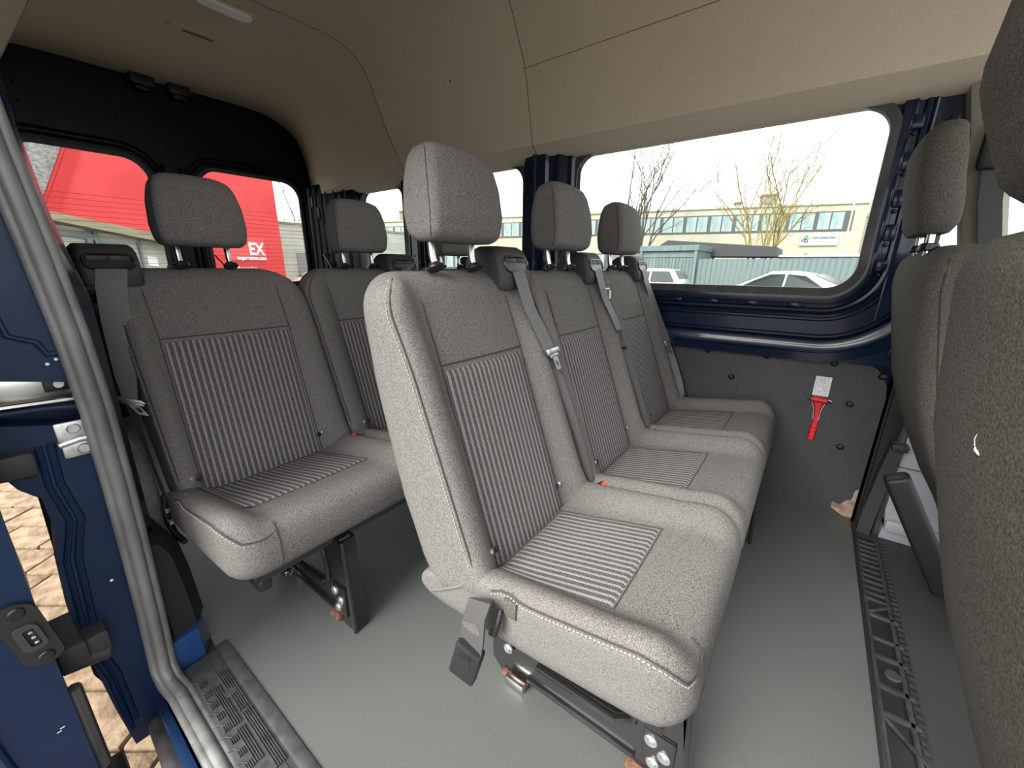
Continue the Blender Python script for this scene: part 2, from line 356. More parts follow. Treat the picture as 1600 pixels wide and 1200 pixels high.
mb.box((-2.745, 1.10, .3), (-2.10, 1.17, 1.5), .01)
for x in (-2.68, -2.60, -2.52, -2.44, -2.33, -2.2): mb.tube([(x, 1.098, .6), (x, 1.098, 1.48)], .012, 8)
for x, z in ((-2.64, 1.38), (-2.56, 1.3), (-2.4, 1.05), (-2.25, 1.38), (-2.5, .86)): mb.box((x-.02, 1.085, z-.04), (x+.02, 1.11, z+.04), .006)
o = mb.build('pillar_3', 'paint_shaded', ang=30); struct(o, 'dark rear corner pillar')
MB().tube([(-2.52, 1.075, 1.0), (-2.44, 1.07, .93), (-2.38, 1.07, .86), (-2.3, 1.07, .72)], .012, 8).build('wire', 'plastic', o)

# side windows: pane with a rubber surround
def side_window(k, box_):
    a, b, c, d = box_
    g = MB().plate(rrect(a-.01, b+.01, c-.01, d+.01, .09), [], (0, 1.185, 0), (1, 0, 0), (0, 0, 1), (0, .004, 0)).build('window_%d' % k, 'glass', ang=0); struct(g)
    MB().plate(rrect(a-.018, b+.018, c-.018, d+.018, .10, 9), [rrect(a+.008, b-.008, c+.012, d-.008, .08, 9)], (0, 1.147, 0), (1, 0, 0), (0, 0, 1), (0, .035, 0)).build('rubber_surround', 'rubber', g, ang=30)
for k, q in enumerate((W1, W2, W3)): side_window(k+1, q)

# black lower lining board with studs, sticker spot and a broken corner
bo = [(-1.6, 0.0), (.80, 0.0), (.765, .02), (.757, .05), (.785, .045), (.80, .07), (.815, .075), (.818, .125), (.829, .13), (.83, .48), (.826, .52), (.81, .56), (.785, .587), (.75, .602), (-1.6, .602)]
o = MB().plate(bo, [], (0, 1.188, 0), (1, 0, 0), (0, 0, 1), (0, .010, 0)).build('lining_board', 'board', bpy.data.objects['wall_left'], ang=20); o['label'] = 'black grained lining board with studs'
MB().plate([(.765, -.0), (.829, -.0), (.829, .125), (.76, .055)], [], (0, 1.1935, 0), (1, 0, 0), (0, 0, 1), (0, .003, 0)).build('bare_patch', 'bare', o, ang=0)
for x, z in ((.245, .583), (.457, .587), (.669, .589), (.347, .484), (.74, .446), (.744, .276), (.807, .56), (.03, .578), (-.3, .578)):
    MB().dome((x, 1.188, z), (0, -1, 0), .0125, .009, 14).build('stud', 'plastic', o)

# ---- roof lining: cross-sections along the van
CY = .30
secs = [(-2.75, [(1.165, 1.445), (1.155, 1.58), (1.132, 1.72), (1.07, 1.84), (.95, 1.912), (.80, 1.938), (.5, 1.942), (CY, 1.938)]),
        (-2.45, [(1.085, 1.44), (1.075, 1.60), (1.04, 1.745), (.965, 1.87), (.86, 1.935), (.72, 1.957), (.5, 1.962), (CY, 1.958)]),
        (-2.22, [(1.060, 1.445), (1.02, 1.56), (.975, 1.70), (.905, 1.85), (.82, 1.932), (.70, 1.962), (.5, 1.966), (CY, 1.962)]),
        (-2.08, [(1.058, 1.448), (1.03, 1.56), (.98, 1.70), (.90, 1.85), (.81, 1.935), (.69, 1.965), (.5, 1.968), (CY, 1.962)]),
        (-1.505, [(1.060, 1.453), (1.010, 1.545), (.939, 1.68), (.859, 1.864), (.782, 1.938), (.678, 1.968), (.526, 1.971), (CY, 1.962)]),
        (-.593, [(1.060, 1.455), (1.034, 1.575), (.992, 1.731), (.943, 1.819), (.877, 1.92), (.78, 1.965), (.55, 1.975), (CY, 1.972)]),
        (.2, [(1.060, 1.455), (1.03, 1.575), (.975, 1.728), (.925, 1.812), (.85, 1.912), (.76, 1.965), (.55, 1.975), (CY, 1.972)]),
        (1.0, [(1.060, 1.452), (1.03, 1.575), (.965, 1.724), (.915, 1.808), (.84, 1.91), (.75, 1.965), (.55, 1.975), (CY, 1.972)]),
        (1.75, [(1.060, 1.448), (1.03, 1.57), (.95, 1.715), (.90, 1.80), (.825, 1.905), (.74, 1.965), (.55, 1.975), (CY, 1.972)])]
def interp(x):
    for (a, p), (b, q) in zip(secs, secs[1:]):
        if x <= b+1e-9:
            t = (x-a)/(b-a); return [(u[0]+(v[0]-u[0])*t, u[1]+(v[1]-u[1])*t) for u, v in zip(p, q)]
def smoothprof(P, n=4):
    out = []
    for i in range(len(P)-1):
        p0 = P[max(i-1, 0)]; p1 = P[i]; p2 = P[i+1]; p3 = P[min(i+2, len(P)-1)]
        for k in range(n):
            t = k/n; out.append(tuple(.5*((2*p1[j])+(-p0[j]+p2[j])*t+(2*p0[j]-5*p1[j]+4*p2[j]-p3[j])*t*t+(-p0[j]+3*p1[j]-3*p2[j]+p3[j])*t**3) for j in (0, 1)))
    out.append(P[-1]); return out
def lining(x0, x1, name, n=14):
    rings = []; xs = sorted(set([x0+(x1-x0)*i/n for i in range(n+1)]+[s[0] for s in secs if x0 <= s[0] <= x1]))
    for x in xs:
        lip = [(1.172, 1.396), (1.15, 1.399), (1.105+.05*sm(-2.5, -2.75, x), 1.418+.012*sm(-2.4, -2.75, x))]
        half = lip+smoothprof(interp(x))
        dz = 0.006*(sm(.02, 0, x-x0)+sm(.02, 0, x1-x)) if False else 0
        rings.append([(x, y, z) for y, z in half]+[(x, 2*CY-y, z) for y, z in half[::-1][1:]])
    return MB().loft(rings, cap=False, closed=False).build(name, 'headliner', ang=34)
c1 = lining(-2.75, -1.508, 'ceiling'); struct(c1, 'beige fabric roof lining')
for a, b in ((-1.502, -.595), (-.591, 1.75)):
    o = lining(a, b, 'ceiling_panel'); o.parent = c1
def seam_on_roof(x, r, name):
    P = smoothprof(interp(x)); MB().tube([(x, y+.001, z+.001) for y, z in P]+[(x, 2*CY-y, z+.001) for y, z in P[::-1][1:]], r, 6).build(name, 'lining_seam', c1)
seam_on_roof(-1.505, .0030, 'lining_joint'); seam_on_roof(-.593, .0016, 'lining_joint')
MB().tube([(x, interp(x)[2][0]-.0008, interp(x)[2][1]) for x in [-.59+.1*i for i in range(20)]], .0013, 6).build('lining_crease', 'lining_seam', c1)
MB().box((-2.8, -.65, 2.02), (1.8, 1.24, 2.05)).build('roof_skin', 'paint', c1)
o = MB().box((-2.78, -.6, 1.93), (-2.745, 1.2, 2.05)).build('trim_3', 'paint_shaded'); struct(o)
for y0, y1 in ((.165, .275), (.335, .445)):
    o = MB().box((-2.74, y0, 1.89), (-2.68, y1, 1.945), .008).box((-2.75, y0+.02, 1.87), (-2.70, y1-.02, 1.9), .006).build('door_latch', 'plastic')
    tag(o, 'black door latch under the rear roof edge, on the %s' % ('driver side of the middle' if y0 > .3 else 'door opening side of the middle'), 'latch', 'rear door latches')

# roof lamp and blanked grip
t = thing('roof_lamp', 'long pale courtesy lamp set in the beige roof lining', 'lamp', (-1.645, .275, 1.964))
def capsule(mb, L, r, z0, z1, n=10, sc=.86):
    R = [(L*(1 if i <= n else -1)+r*cos(radians(-90+180*i/n)) if i <= n else -L+r*cos(radians(90+180*(i-n-1)/n)), r*sin(radians(-90+180*i/n)) if i <= n else r*sin(radians(90+180*(i-n-1)/n))) for i in range(2*n+2)]
    mb.loft([[(b, a, z0) for a, b in R], [(b, a, (z0*.4+z1*.6)) for a, b in R], [(b*sc, a*(sc*.5+.5), z1) for a, b in R]])
m1 = MB(); capsule(m1, .082, .042, .02, -.006); m1.build('lamp_frame', 'headliner', t)
m1 = MB(); capsule(m1, .074, .032, .0, -.016); m1.build('lens', 'lens', t)
t = thing('blanking_cover', 'beige oval blanking cover with a slot behind the roof lamp', 'cover', (-1.99, .275, 1.964))
m1 = MB(); capsule(m1, .07, .044, .02, -.008); m1.build('cover_plate', 'headliner', t)
MB().box((.012, -.055, -.0145), (.018, .06, -.0115)).build('slot', 'seam', t)

MB().dome((-.99, .9445, 1.757), (-.1, -.9, -.42), .005, .0012, 8).build('stain', 'seam', c1)
# ---- rear doors with windows
def rear_door(name, y0, y1, wy0, wy1):
    d = MB().plate([(y0, -.05), (y1, -.05), (y1, 1.945), (y0, 1.945)], [rrect(wy0, wy1, .775, 1.53, .13, 9)], (-2.80, 0, 0), (0, 1, 0), (0, 0, 1), (.045, 0, 0))
    R = lambda e, r: rrect(wy0-e, wy1+e, .775-e, 1.53+e, r, 9)
    for e, dx in ((.028, .003), (.055, .0)): d.tube([(-2.752+dx, a, b) for a, b in R(e, .13+e)], .008, 8, closed=True)
    for z in (1.62, 1.72, 1.80): d.dome((-2.755, wy1-.1, z), (1, 0, 0), .008, .005, 8); d.dome((-2.755, wy0+.12, z-.03), (1, 0, 0), .008, .005, 8)
    d.box((-2.757, wy0-.02, .60), (-2.73, wy1+.02, .70), .012)
    o = d.build(name, 'paint_shaded', ang=30); struct(o, 'dark inner face of a rear door')
    MB().plate(R(.0, .13), [R(-.022, .11)], (-2.762, 0, 0), (0, 1, 0), (0, 0, 1), (.012, 0, 0)).build('window_rubber', 'rubber', o, ang=30)
    MB().plate(R(.01, .14), [], (-2.79, 0, 0), (0, 1, 0), (0, 0, 1), (.004, 0, 0)).build('window_pane', 'glass_rear', o, ang=0)
    hw = MB()
    for k in range(17):
        z = .84+k*.028; hw.box((-2.7858, wy0+.01, z-.0007), (-2.785, wy1-.01, z+.0007))
    q = hw.build('heating_wires', 'hot_wire', o, ang=0); q['kind'] = 'stuff'
    return o
rear_door('door_1', -.58, .283, -.40, .185)
dr2 = rear_door('door_2', .289, 1.2, .40, 1.075)
mb = MB()
mb.box((-2.80, .26, -.05), (-2.757, .31, 1.945))
for y in (.215, .245, .33, .365): mb.tube([(-2.748, y, .3), (-2.748, y, 1.5)], .011, 8)
o = mb.build('trim_4', 'paint_shaded'); struct(o)
MB().tube([(-2.73, .42, .98), (-2.72, .5, .86), (-2.72, .54, .78), (-2.72, .6, .74)], .005, 6).build('wire', 'plastic', dr2)

# ---- near side wall behind the sliding door opening
o = MB().plate([(-2.75, 0), (-.62, 0), (-.62, 2.0), (-2.75, 2.0)], [], (0, -.60, 0), (1, 0, 0), (0, 0, 1), (0, .03, 0)).build('wall_right', 'wall_felt', ang=20); struct(o, 'dark inner side wall beside the rear bench')
# rounded trim over the wheel arch
rings = []
for x, k in ((-1.35, .2), (-1.3, .75), (-1.2, .95), (-1.0, 1), (-.85, 1), (-.74, 1), (-.67, .85), (-.64, .5)):
    rings.append([(x, -.58, 0), (x, -.58+.115*k, 0), (x, -.58+.125*k, .25), (x, -.58+.118*k, .42*k+.02), (x, -.58+.09*k, .50*k+.02), (x, -.58+.05*k, .545*k+.02), (x, -.58, .56*k+.02)])
o = MB().loft(rings).build('wheel_arch_trim', 'felt', ang=70); struct(o, 'grey green rounded trim over the wheel arch'); 

# C-pillar at the back of the door opening: inner post, outer jamb, weather seal
cp = MB()
cp.loft([[(-.63, -.566, z), (-.63, lerp([(0, -.515), (.85, -.505), (1.0, -.525), (1.15, -.535), (2, -.535)], z), z), (-.585, lerp([(0, -.513), (.85, -.503), (1.0, -.524), (1.15, -.533), (2, -.533)], z), z), (-.512, -.545, z), (-.518, -.566, z)] for z in (.02, .3, .6, .85, 1.0, 1.15, 1.6, 2.0)], cap=True)
o = cp.build('pillar_4', 'paint', ang=30); struct(o, 'dark blue door post beside the rear bench')
# outer jamb: recess, step edge, slide rail and lower skirt
jb = MB()
jl = [(-.56, -.15), (-.645, -.15), (-.655, -.03), (-.662, .10), (-.668, .25), (-.66, .36), (-.648, .44), (-.65, .50), (-.672, .53), (-.69, .58), (-.69, .60), (-.69, .655), (-.56, .62)]
jb.plate(jl, [], (-.56, 0, 0), (0, 1, 0), (0, 0, 1), (.045, 0, 0))
jb.plate([(-.56, .705), (-.69, .735), (-.69, 1.35), (-.56, 1.25)], [], (-.56, 0, 0), (0, 1, 0), (0, 0, 1), (.045, 0, 0))
jb.box((-.60, -.69, .60), (-.585, -.56, .76))
jb.tube([(-.512, -.56, .765), (-.512, -.587, .762), (-.512, -.595, .785), (-.512, -.625, .80), (-.512, -.63, .84), (-.512, -.66, .9)], .005, 8)
jb.tube([(-.515, -.56, .658), (-.515, -.61, .666), (-.515, -.69, .67)], .005, 8)
jb.tube([(-.515, -.618, .60), (-.515, -.622, .52), (-.513, -.612, .44), (-.513, -.632, .36), (-.513, -.64, .24), (-.513, -.648, .14), (-.513, -.635, .06), (-.513, -.632, -.08)], .006, 8)
jb.tube([(-.515, -.633, .60), (-.515, -.637, .52), (-.513, -.627, .44), (-.513, -.648, .36), (-.513, -.655, .24), (-.513, -.66, .14), (-.513, -.648, .06), (-.513, -.642, -.1)], .005, 8)
jbo = jb.build('jamb_panel', 'paint_jamb', ang=30); struct(jbo, 'dark blue door jamb outside the rubber seal')
rl = MB().box((-.575, -.69, .668), (-.545, -.56, .735), .004).tube([(-.530, -.69, .733), (-.530, -.56, .728)], .008, 8).tube([(-.525, -.69, .678), (-.525, -.56, .672)], .006, 8).build('slide_rail', 'steel', jbo, ang=40)
MB().box((-.556, -.603, .688), (-.543, -.562, .716), .003).build('rail_stop', 'plastic', rl)
MB().cyl((-.546, -.583, .702), (-.539, -.583, .702), .008, 14, bev=.001).build('screw', 'zinc', rl)
for y, z in ((-.59, .745), (-.578, .752), (-.60, .28), (-.577, .16)): MB().dome((-.515, y, z), (1, 0, 0), .003, .002, 8).build('paint_chip', 'white', jbo)

t = thing('striker_plate', 'zinc door striker plate bolted to the blue jamb', 'striker', (-.512, -.583, .60))
m1 = MB().box((.0, -.026, -.008), (.008, .026, .036), .003).box((.0, -.024, -.034), (.007, .022, -.006), .003); m1.tube([(.012, -.026, -.004), (.013, 0, .001), (.012, .027, .001)], .006, 8); m1.build('plate', 'zinc', t)
for y, z in ((-.002, .022), (.004, -.020)): MB().cyl((.007, y, z), (.011, y, z), .0095, 16, bev=.0015).build('bolt', 'zinc', t)

# weather seal following the edge of the door opening
sl_pts = [(-.50, -.583, 1.36), (-.50, -.572, 1.10), (-.50, -.562, .95), (-.50, -.5535, .80), (-.50, -.550, .65), (-.50, -.552, .48), (-.50, -.556, .33), (-.50, -.561, .18), (-.498, -.566, .08), (-.49, -.569, .03), (-.465, -.567, .0), (-.42, -.560, -.012), (-.3, -.558, -.015), (0, -.556, -.015), (.9, -.556, -.015)]
ws = MB()
def seal(off_a, off_b, r, n=10):
    P = []
    for i, p in enumerate(sl_pts):
        q = sm(.12, -.01, p[2]) if p[0] > -.505 else 0
        up = 1 if p[0] > -.47 else 0
        k = sm(-.50, -.44, p[0])
        P.append((p[0]+off_a*(1-k), p[1]+off_b, p[2]+off_a*k*.6))
    ws.tube(P, r, n)
seal(.012, .0, .012); seal(.006, .016, .009); seal(.006, -.014, .009)
o = ws.build('trim_9', 'rubber_seal'); struct(o, 'black rubber weather seal round the sliding door opening')
# sill below the seal
o = MB().box((-.47, -.600, -.20), (.95, -.572, -.030), .008).box((-.47, -.590, -.06), (.95, -.56, -.03), .006).build('sill', 'paint_jamb', ang=35); struct(o, 'blue painted sill under the door opening')
MB().box((-.48, -.622, -.26), (.95, -.596, -.075), .010).build('sill_rubber', 'rubber', o)
# foot of the post: black cover and bright blue step corner
o = MB().loft([[(-.66, -.545, z), (-.66, -.47-d, z), (-.56, -.462-d, z), (-.515, -.488-d, z), (-.507, -.535, z)] for z, d in ((.07, 0), (.2, .006), (.28, .014), (.32, .03), (.335, .05))]).build('post_cover', 'plastic', ang=35); tag(o, 'black plastic cover at the foot of the door post beside the step', 'cover')
o = MB().loft([[(-.66, -.55, z), (-.66, -.468+e, z), (-.53, -.474+e, z), (-.497+e, -.492, z), (-.492+e, -.545, z)] for z, e in ((-.012, .008), (.03, .004), (.07, 0))]).build('trim_8', 'paint_bright', ang=35); struct(o, 'bright blue painted foot of the door post')

# ================================================================== PASSENGER BENCHES
def xf(z): return .139-.384*(z-.368)          # centre line of a backrest's front
def bol(y, hw, z): return .034*sm(.60, .82, abs(y)/hw)*(1-.45*sm(.72, .9, z))
def front_x(y, hw, z):
    return xf(z)+.006+bol(y, hw, z)+.008*(1-(y/hw)**2)
def back_x(z): return xf(z)-lerp([(.25, .115), (.36, .135), (.48, .14), (.70, .115), (.83, .085), (.91, .075)], z)
ZT = .908
def backrest(name, hw, parent, yc, half, rl=.075, rr=.075, nl=0):
    zs = [.290, .296, .306, .325, .37, .42, .48, .54, .60, .66, .72, .76, .80, .83, .85, .865, .878, .888, .896, .902, .906, ZT]
    rings = []
    for z in zs:
        def sh(r): return 0 if z < ZT-r else r-sqrt(max(r*r-(z-(ZT-r))**2, 0))
        L = hw-nl-sh(rl); R = hw-sh(rr)
        f = front_x(0, hw, z); b = back_x(z)
        t = 0 if z < ZT-.045 else .045-sqrt(max(.045**2-(z-(ZT-.045))**2, 0))
        bt = .016-sqrt(max(.016**2-(max(.306-z, 0))**2, 0)) if z < .306 else 0
        f -= t*.95+bt; b += t*.75+bt
        hd = max((f-b)/2, .006); mid = (f+b)/2; w_ = (L+R)/2-bt+.001; cy = (R-L)/2
        ring = []
        for y, d in ringrect(w_, hd, .028, .045):
            k = sm(0, 1, (d+hd)/(2*hd)); yy = y+cy
            xx = mid+d+k*(bol(yy, hw, z)+.008*(1-min(1, (yy/hw)**2))-.008); ring.append((xx, yc+yy, z+max(-.05, min(xx-.05, .085))*.5*sm(.43, .30, z)*sm(.70, .95, abs(yy)/hw)))
        rings.append(ring)
    o = MB().loft(rings).build(name, 'fabric', parent, ang=60)
    # striped insert
    def patch(u0, u1, z0, z1, ss, nu=26, nv=22):
        mb = MB(); vs_ = []; uv = []
        for j in range(nv+1):
            z = z0+(z1-z0)*j/nv
            for i in range(nu+1):
                y = u0+(u1-u0)*i/nu+ss*(z1-z)
                e = min(i, nu-i, j, nv-j); off = .0035 if e > 0 else -.003
                vs_.append((front_x(y, hw, z)+off, yc+y, z)); uv.append((u0+(u1-u0)*i/nu, z))
        fs = [[j*(nu+1)+i, j*(nu+1)+i+1, (j+1)*(nu+1)+i+1, (j+1)*(nu+1)+i] for j in range(nv) for i in range(nu)]
        mb.add(vs_, fs); ob = mb.build('striped_insert', 'stripes', o, ang=60)
        ul = ob.data.uv_layers.new(name='UVMap')
        for lp in ob.data.loops: ul.data[lp.index].uv = uv[lp.vertex_index]
        return ob
    patch(-half, half, .335, .730, -.05)
    for s in (-1, 1):
        P = []
        for k in range(24):
            z = .33+(.872-.33)*k/23; y = s*half-.05*max(0, .73-z); P.append((front_x(y, hw, z)+.0006-(.010 if z > .865 else 0), yc+y, z))
        MB().tube(P, .0017, 6).build('seam', 'seam', o)
    MB().tube([(front_x(-half+2*half*i/20, hw, .733)+.0008, yc-half+2*half*i/20, .733) for i in range(21)], .0017, 6).build('seam', 'seam', o)
    st_ = MB()
    for s, r_ in ((-1, rl), (1, rr)):
        P = []; Q = []
        for k in range(30):
            z = .305+(ZT-.012-.305)*k/29
            sh = 0 if z < ZT-r_ else r_-sqrt(max(r_*r_-(z-(ZT-r_))**2, 0))
            t = 0 if z < ZT-.045 else .045-sqrt(max(.045**2-(z-(ZT-.045))**2, 0))
            y = s*(hw-sh-.006-(nl if s < 0 else 0)); fx = front_x(0, hw, z)-t*.95+bol(y, hw, z)-.016
            P.append((fx, yc+y+s*.0005, z)); Q.append((fx-.006, yc+y+s*.0048, z))
        MB().tube(P, .0016, 6).build('edge_seam', 'seam', o)
        for a, b in zip(Q, Q[1:]):
            a, b = Vector(a), Vector(b)
            for q in range(3): st_.tube([a.lerp(b, q/3+.05), a.lerp(b, q/3+.22)], .0008, 4)
    q = st_.build('edge_stitching', 'stitch', o, ang=0); q['kind'] = 'stuff'
    # sleeves for the headrest posts
    for s in (-1, 1):
        c = Vector((xf(.905)+.001, yc+s*.06, .911))
        m_ = MB(); m_.cyl(c, c+Vector((-.004, 0, .009)), .0195, 20, bev=.003); m_.cyl(c+Vector((-.004, 0, .008)), c+Vector((-.006, 0, .014)), .0125, 18, bev=.002)
        if s < 0: m_.box((c.x-.012, c.y-.030, .909), (c.x+.002, c.y-.015, .915), .002)
        m_.build('post_sleeve', 'plastic_shiny', o)
    return o

def headrest(parent, yc, material='fabric'):
    def prof(z):                                # half width, front x, back x
        u = (z-.966)/(1.148-.966)
        hw = lerp([(0, .086), (.03, .094), (.10, .100), (.3, .103), (.6, .100), (.82, .092), (.92, .083), (.97, .071), (1, .055)], u)
        f = lerp([(0, -.030), (.03, -.018), (.09, -.010), (.3, -.006), (.6, -.013), (.82, -.024), (.92, -.034), (.97, -.046), (1, -.060)], u)
        b = lerp([(0, -.100), (.03, -.110), (.10, -.118), (.3, -.123), (.6, -.122), (.82, -.118), (.92, -.112), (.97, -.103), (1, -.090)], u)
        return hw, f, b
    rings = []
    for i in range(23):
        u = i/22; u = .5-.5*cos(pi*u); z = .966+u*.182
        hw, f, b = prof(z); hd = (f-b)/2
        rings.append([((f+b)/2+d-.010*(y/hw)**2*(1 if d > 0 else 0), yc+y, z) for y, d in ringrect(hw, hd, .013, .026, 12, 10)])
    o = MB().loft(rings).build('headrest', material, parent, ang=65)
    for s in (-1, 1):
        P = []
        for i in range(26):
            z = .974+.158*i/25; hw, f, b = prof(z); P.append((f-.0245, yc+s*(hw+.0002), z))
        MB().tube(P, .0012, 5).build('seam', 'seam', o)
    for s in (-1, 1):
        MB().tube([(xf(.905)-.002, yc+s*.06, .912), (xf(.905)-.010, yc+s*.06, .94), (xf(.905)-.014, yc+s*.06, .985)], .0078, 14).build('post', 'steel', o)
    return o

def cush_top(y, hw, x):
    base = lerp([(.05, .335), (.10, .346), (.18, .356), (.28, .371), (.39, .387), (.46, .395), (.50, .390), (.535, .36)], x)
    return base+.032*sm(.60, .86, abs(y)/hw)*sm(.53, .42, x)*sm(.02, .2, x)
def cushion(parent, yc, hw, half, rl=.05, rr=.05, skew=.024):
    rows = [(.022, .285, .318), (.028, .270, .326), (.045, .258, .330), (.08, .252, .340), (.12, .252, .349), (.18, .256, .356), (.24, .26, .364), (.30, .264, .374), (.36, .27, .383), (.41, .275, .390), (.45, .28, .399), (.475, .283, .403), (.495, .286, .403), (.51, .29, .399), (.522, .296, .391), (.530, .304, .378), (.535, .314, .358), (.5365, .325, .345)]
    rings = []
    for x, zb, zt in rows:
        def sh(r): return 0 if x < .5365-r else r-sqrt(max(r*r-(x-(.5365-r))**2, 0))*.995
        L = hw-sh(rl); R = hw-sh(rr); w_ = (L+R)/2; cy = (R-L)/2; hd = (zt-zb)/2; mid = (zt+zb)/2; ring = []
        for y, d in ringrect(w_, hd, .010+.02*sm(.10, .24, x), .04):
            yy = y+cy; k = sm(0, 1, (d+hd)/(2*hd))
            ring.append((x, yc+yy, mid+d+k*(.032*sm(.60, .86, abs(yy)/hw)*sm(.56, .46, x)*sm(.02, .2, x)-.004*(1-min(1, (yy/hw)**2)))))
        rings.append(ring)
    o = MB().loft(rings).build('cushion', 'fabric', parent, ang=60)
    vs_ = []; uv = []; nu, nv = 26, 20; x0, x1 = .165, .394
    for j in range(nv+1):
        x = x0+(x1-x0)*j/nv; yo = -.031+skew*(x-.183)/.209
        for i in range(nu+1):
            y = yo-half+2*half*i/nu; e = min(i, nu-i, j, nv-j)
            zz = lerp([(r[0], r[2]) for r in rows], x)+.032*sm(.60, .86, abs(y)/hw)*sm(.56, .46, x)*sm(.02, .2, x)-.004*(1-(y/hw)**2)
            vs_.append((x, yc+y, zz+(.004 if e > 0 else -.002))); uv.append((-half+2*half*i/nu, x))
    mb = MB().add(vs_, [[j*(nu+1)+i, j*(nu+1)+i+1, (j+1)*(nu+1)+i+1, (j+1)*(nu+1)+i] for j in range(nv) for i in range(nu)])
    ob = mb.build('striped_insert', 'stripes', o, ang=60); ul = ob.data.uv_layers.new(name='UVMap')
    for lp in ob.data.loops: ul.data[lp.index].uv = uv[lp.vertex_index]
    def topz(x, y): return lerp([(r[0], r[2]) for r in rows], x)+.032*sm(.60, .86, abs(y)/hw)*sm(.56, .46, x)*sm(.02, .2, x)-.004*(1-(y/hw)**2)
    sg = MB(); B = [(x0, -.031-half+skew*(x0-.183)/.209), (x1, -.031-half+skew*(x1-.183)/.209), (x1, -.031+half+skew*(x1-.183)/.209), (x0, -.031+half+skew*(x0-.183)/.209)]
    LP = []
    for a, b in zip(B, B[1:]+B[:1]):
        LP += [(a[0]+(b[0]-a[0])*k/12, yc+a[1]+(b[1]-a[1])*k/12, topz(a[0]+(b[0]-a[0])*k/12, a[1]+(b[1]-a[1])*k/12)+.0004) for k in range(12)]
    sg.tube(LP, .0015, 5, closed=True)
    sg.build('seam', 'seam', o)
    return o, topz

def belt_housing(parent, yc, ya, yb, flip=1):
    c = xf(.90)
    R = []
    for z, x0, x1, e in ((.866, c-.055, c+.042, .006), (.874, c-.065, c+.045, .001), (.90, c-.078, c+.043, 0), (.925, c-.084, c+.037, 0), (.945, c-.078, c+.030, .001), (.957, c-.066, c+.022, .004), (.965, c-.048, c+.008, .010)):
        R.append([(a, b, z) for a, b in rrect(x0, x1, yc+ya+e, yc+yb-e, .017, 5)])
    o = MB().loft(R).build('belt_housing', 'plastic_matte', parent, ang=45)
    m_ = (ya+yb)/2; L = (yb-ya)
    fr = []
    for i, (a, b) in enumerate(rrect(yc+m_-L*.38, yc+m_+L*.38, .908, .941, .014, 5)): fr.append((c+.0295+(.945-b)*.32+.0012, a, b))
    MB().tube(fr, .0035, 6, closed=True).build('slot_rim', 'plastic_shiny', o)
    MB().add([(p[0]+.0005, p[1], p[2]) for p in fr], [list(range(len(fr)))]).build('slot', 'plastic_shiny', o, ang=0)
    for s in (-1, 1): MB().box((c+.030, yc+m_+s*L*.175-L*.165, .924), (c+.037, yc+m_+s*L*.175+L*.165, .938), .002).build('slot_flap', 'plastic', o)
    return o

def tongue(parent, p, wdir, down, name='belt_tongue'):
    p = Vector(p); wd = Vector(wdir).normalized(); dn = Vector(down).normalized(); nn = wd.cross(dn).normalized()
    mt = Matrix((wd, dn, nn)).transposed().to_4x4(); mt.translation = p
    m_ = MB()
    m_.box((-.031, -.008, -.005), (.031, .008, .005), .004, mtx=mt)
    m_.box((-.022, .006, -.0022), (.022, .016, .0022), .002, mtx=mt)
    m_.plate([(-.011, .012), (.011, .012), (.011, .046), (.008, .05), (-.008, .05), (-.011, .046)], [[(-.005, .026), (.005, .026), (.005, .040), (-.005, .040)]], mt @ Vector((0, 0, -.0014)), tuple(wd), tuple(dn), tuple(nn*.0028))
    return m_.build(name, 'zinc', parent, ang=35)

def buckle(parent, p, up, name='belt_buckle'):
    p = Vector(p); u = Vector(up).normalized(); sd = Vector((0, 1, 0)); sd = (sd-u*sd.dot(u)).normalized(); n_ = sd.cross(u)
    mt = Matrix((sd, n_, u)).transposed().to_4x4(); mt.translation = p
    o = MB().box((-.013, -.008, -.055), (.013, .008, .012), .004, mtx=mt).build(name, 'plastic', parent)
    MB().box((-.0115, -.0065, .009), (.0115, .0065, .0155), .003, mtx=mt).build('release_button', 'red_soft', o)
    return o

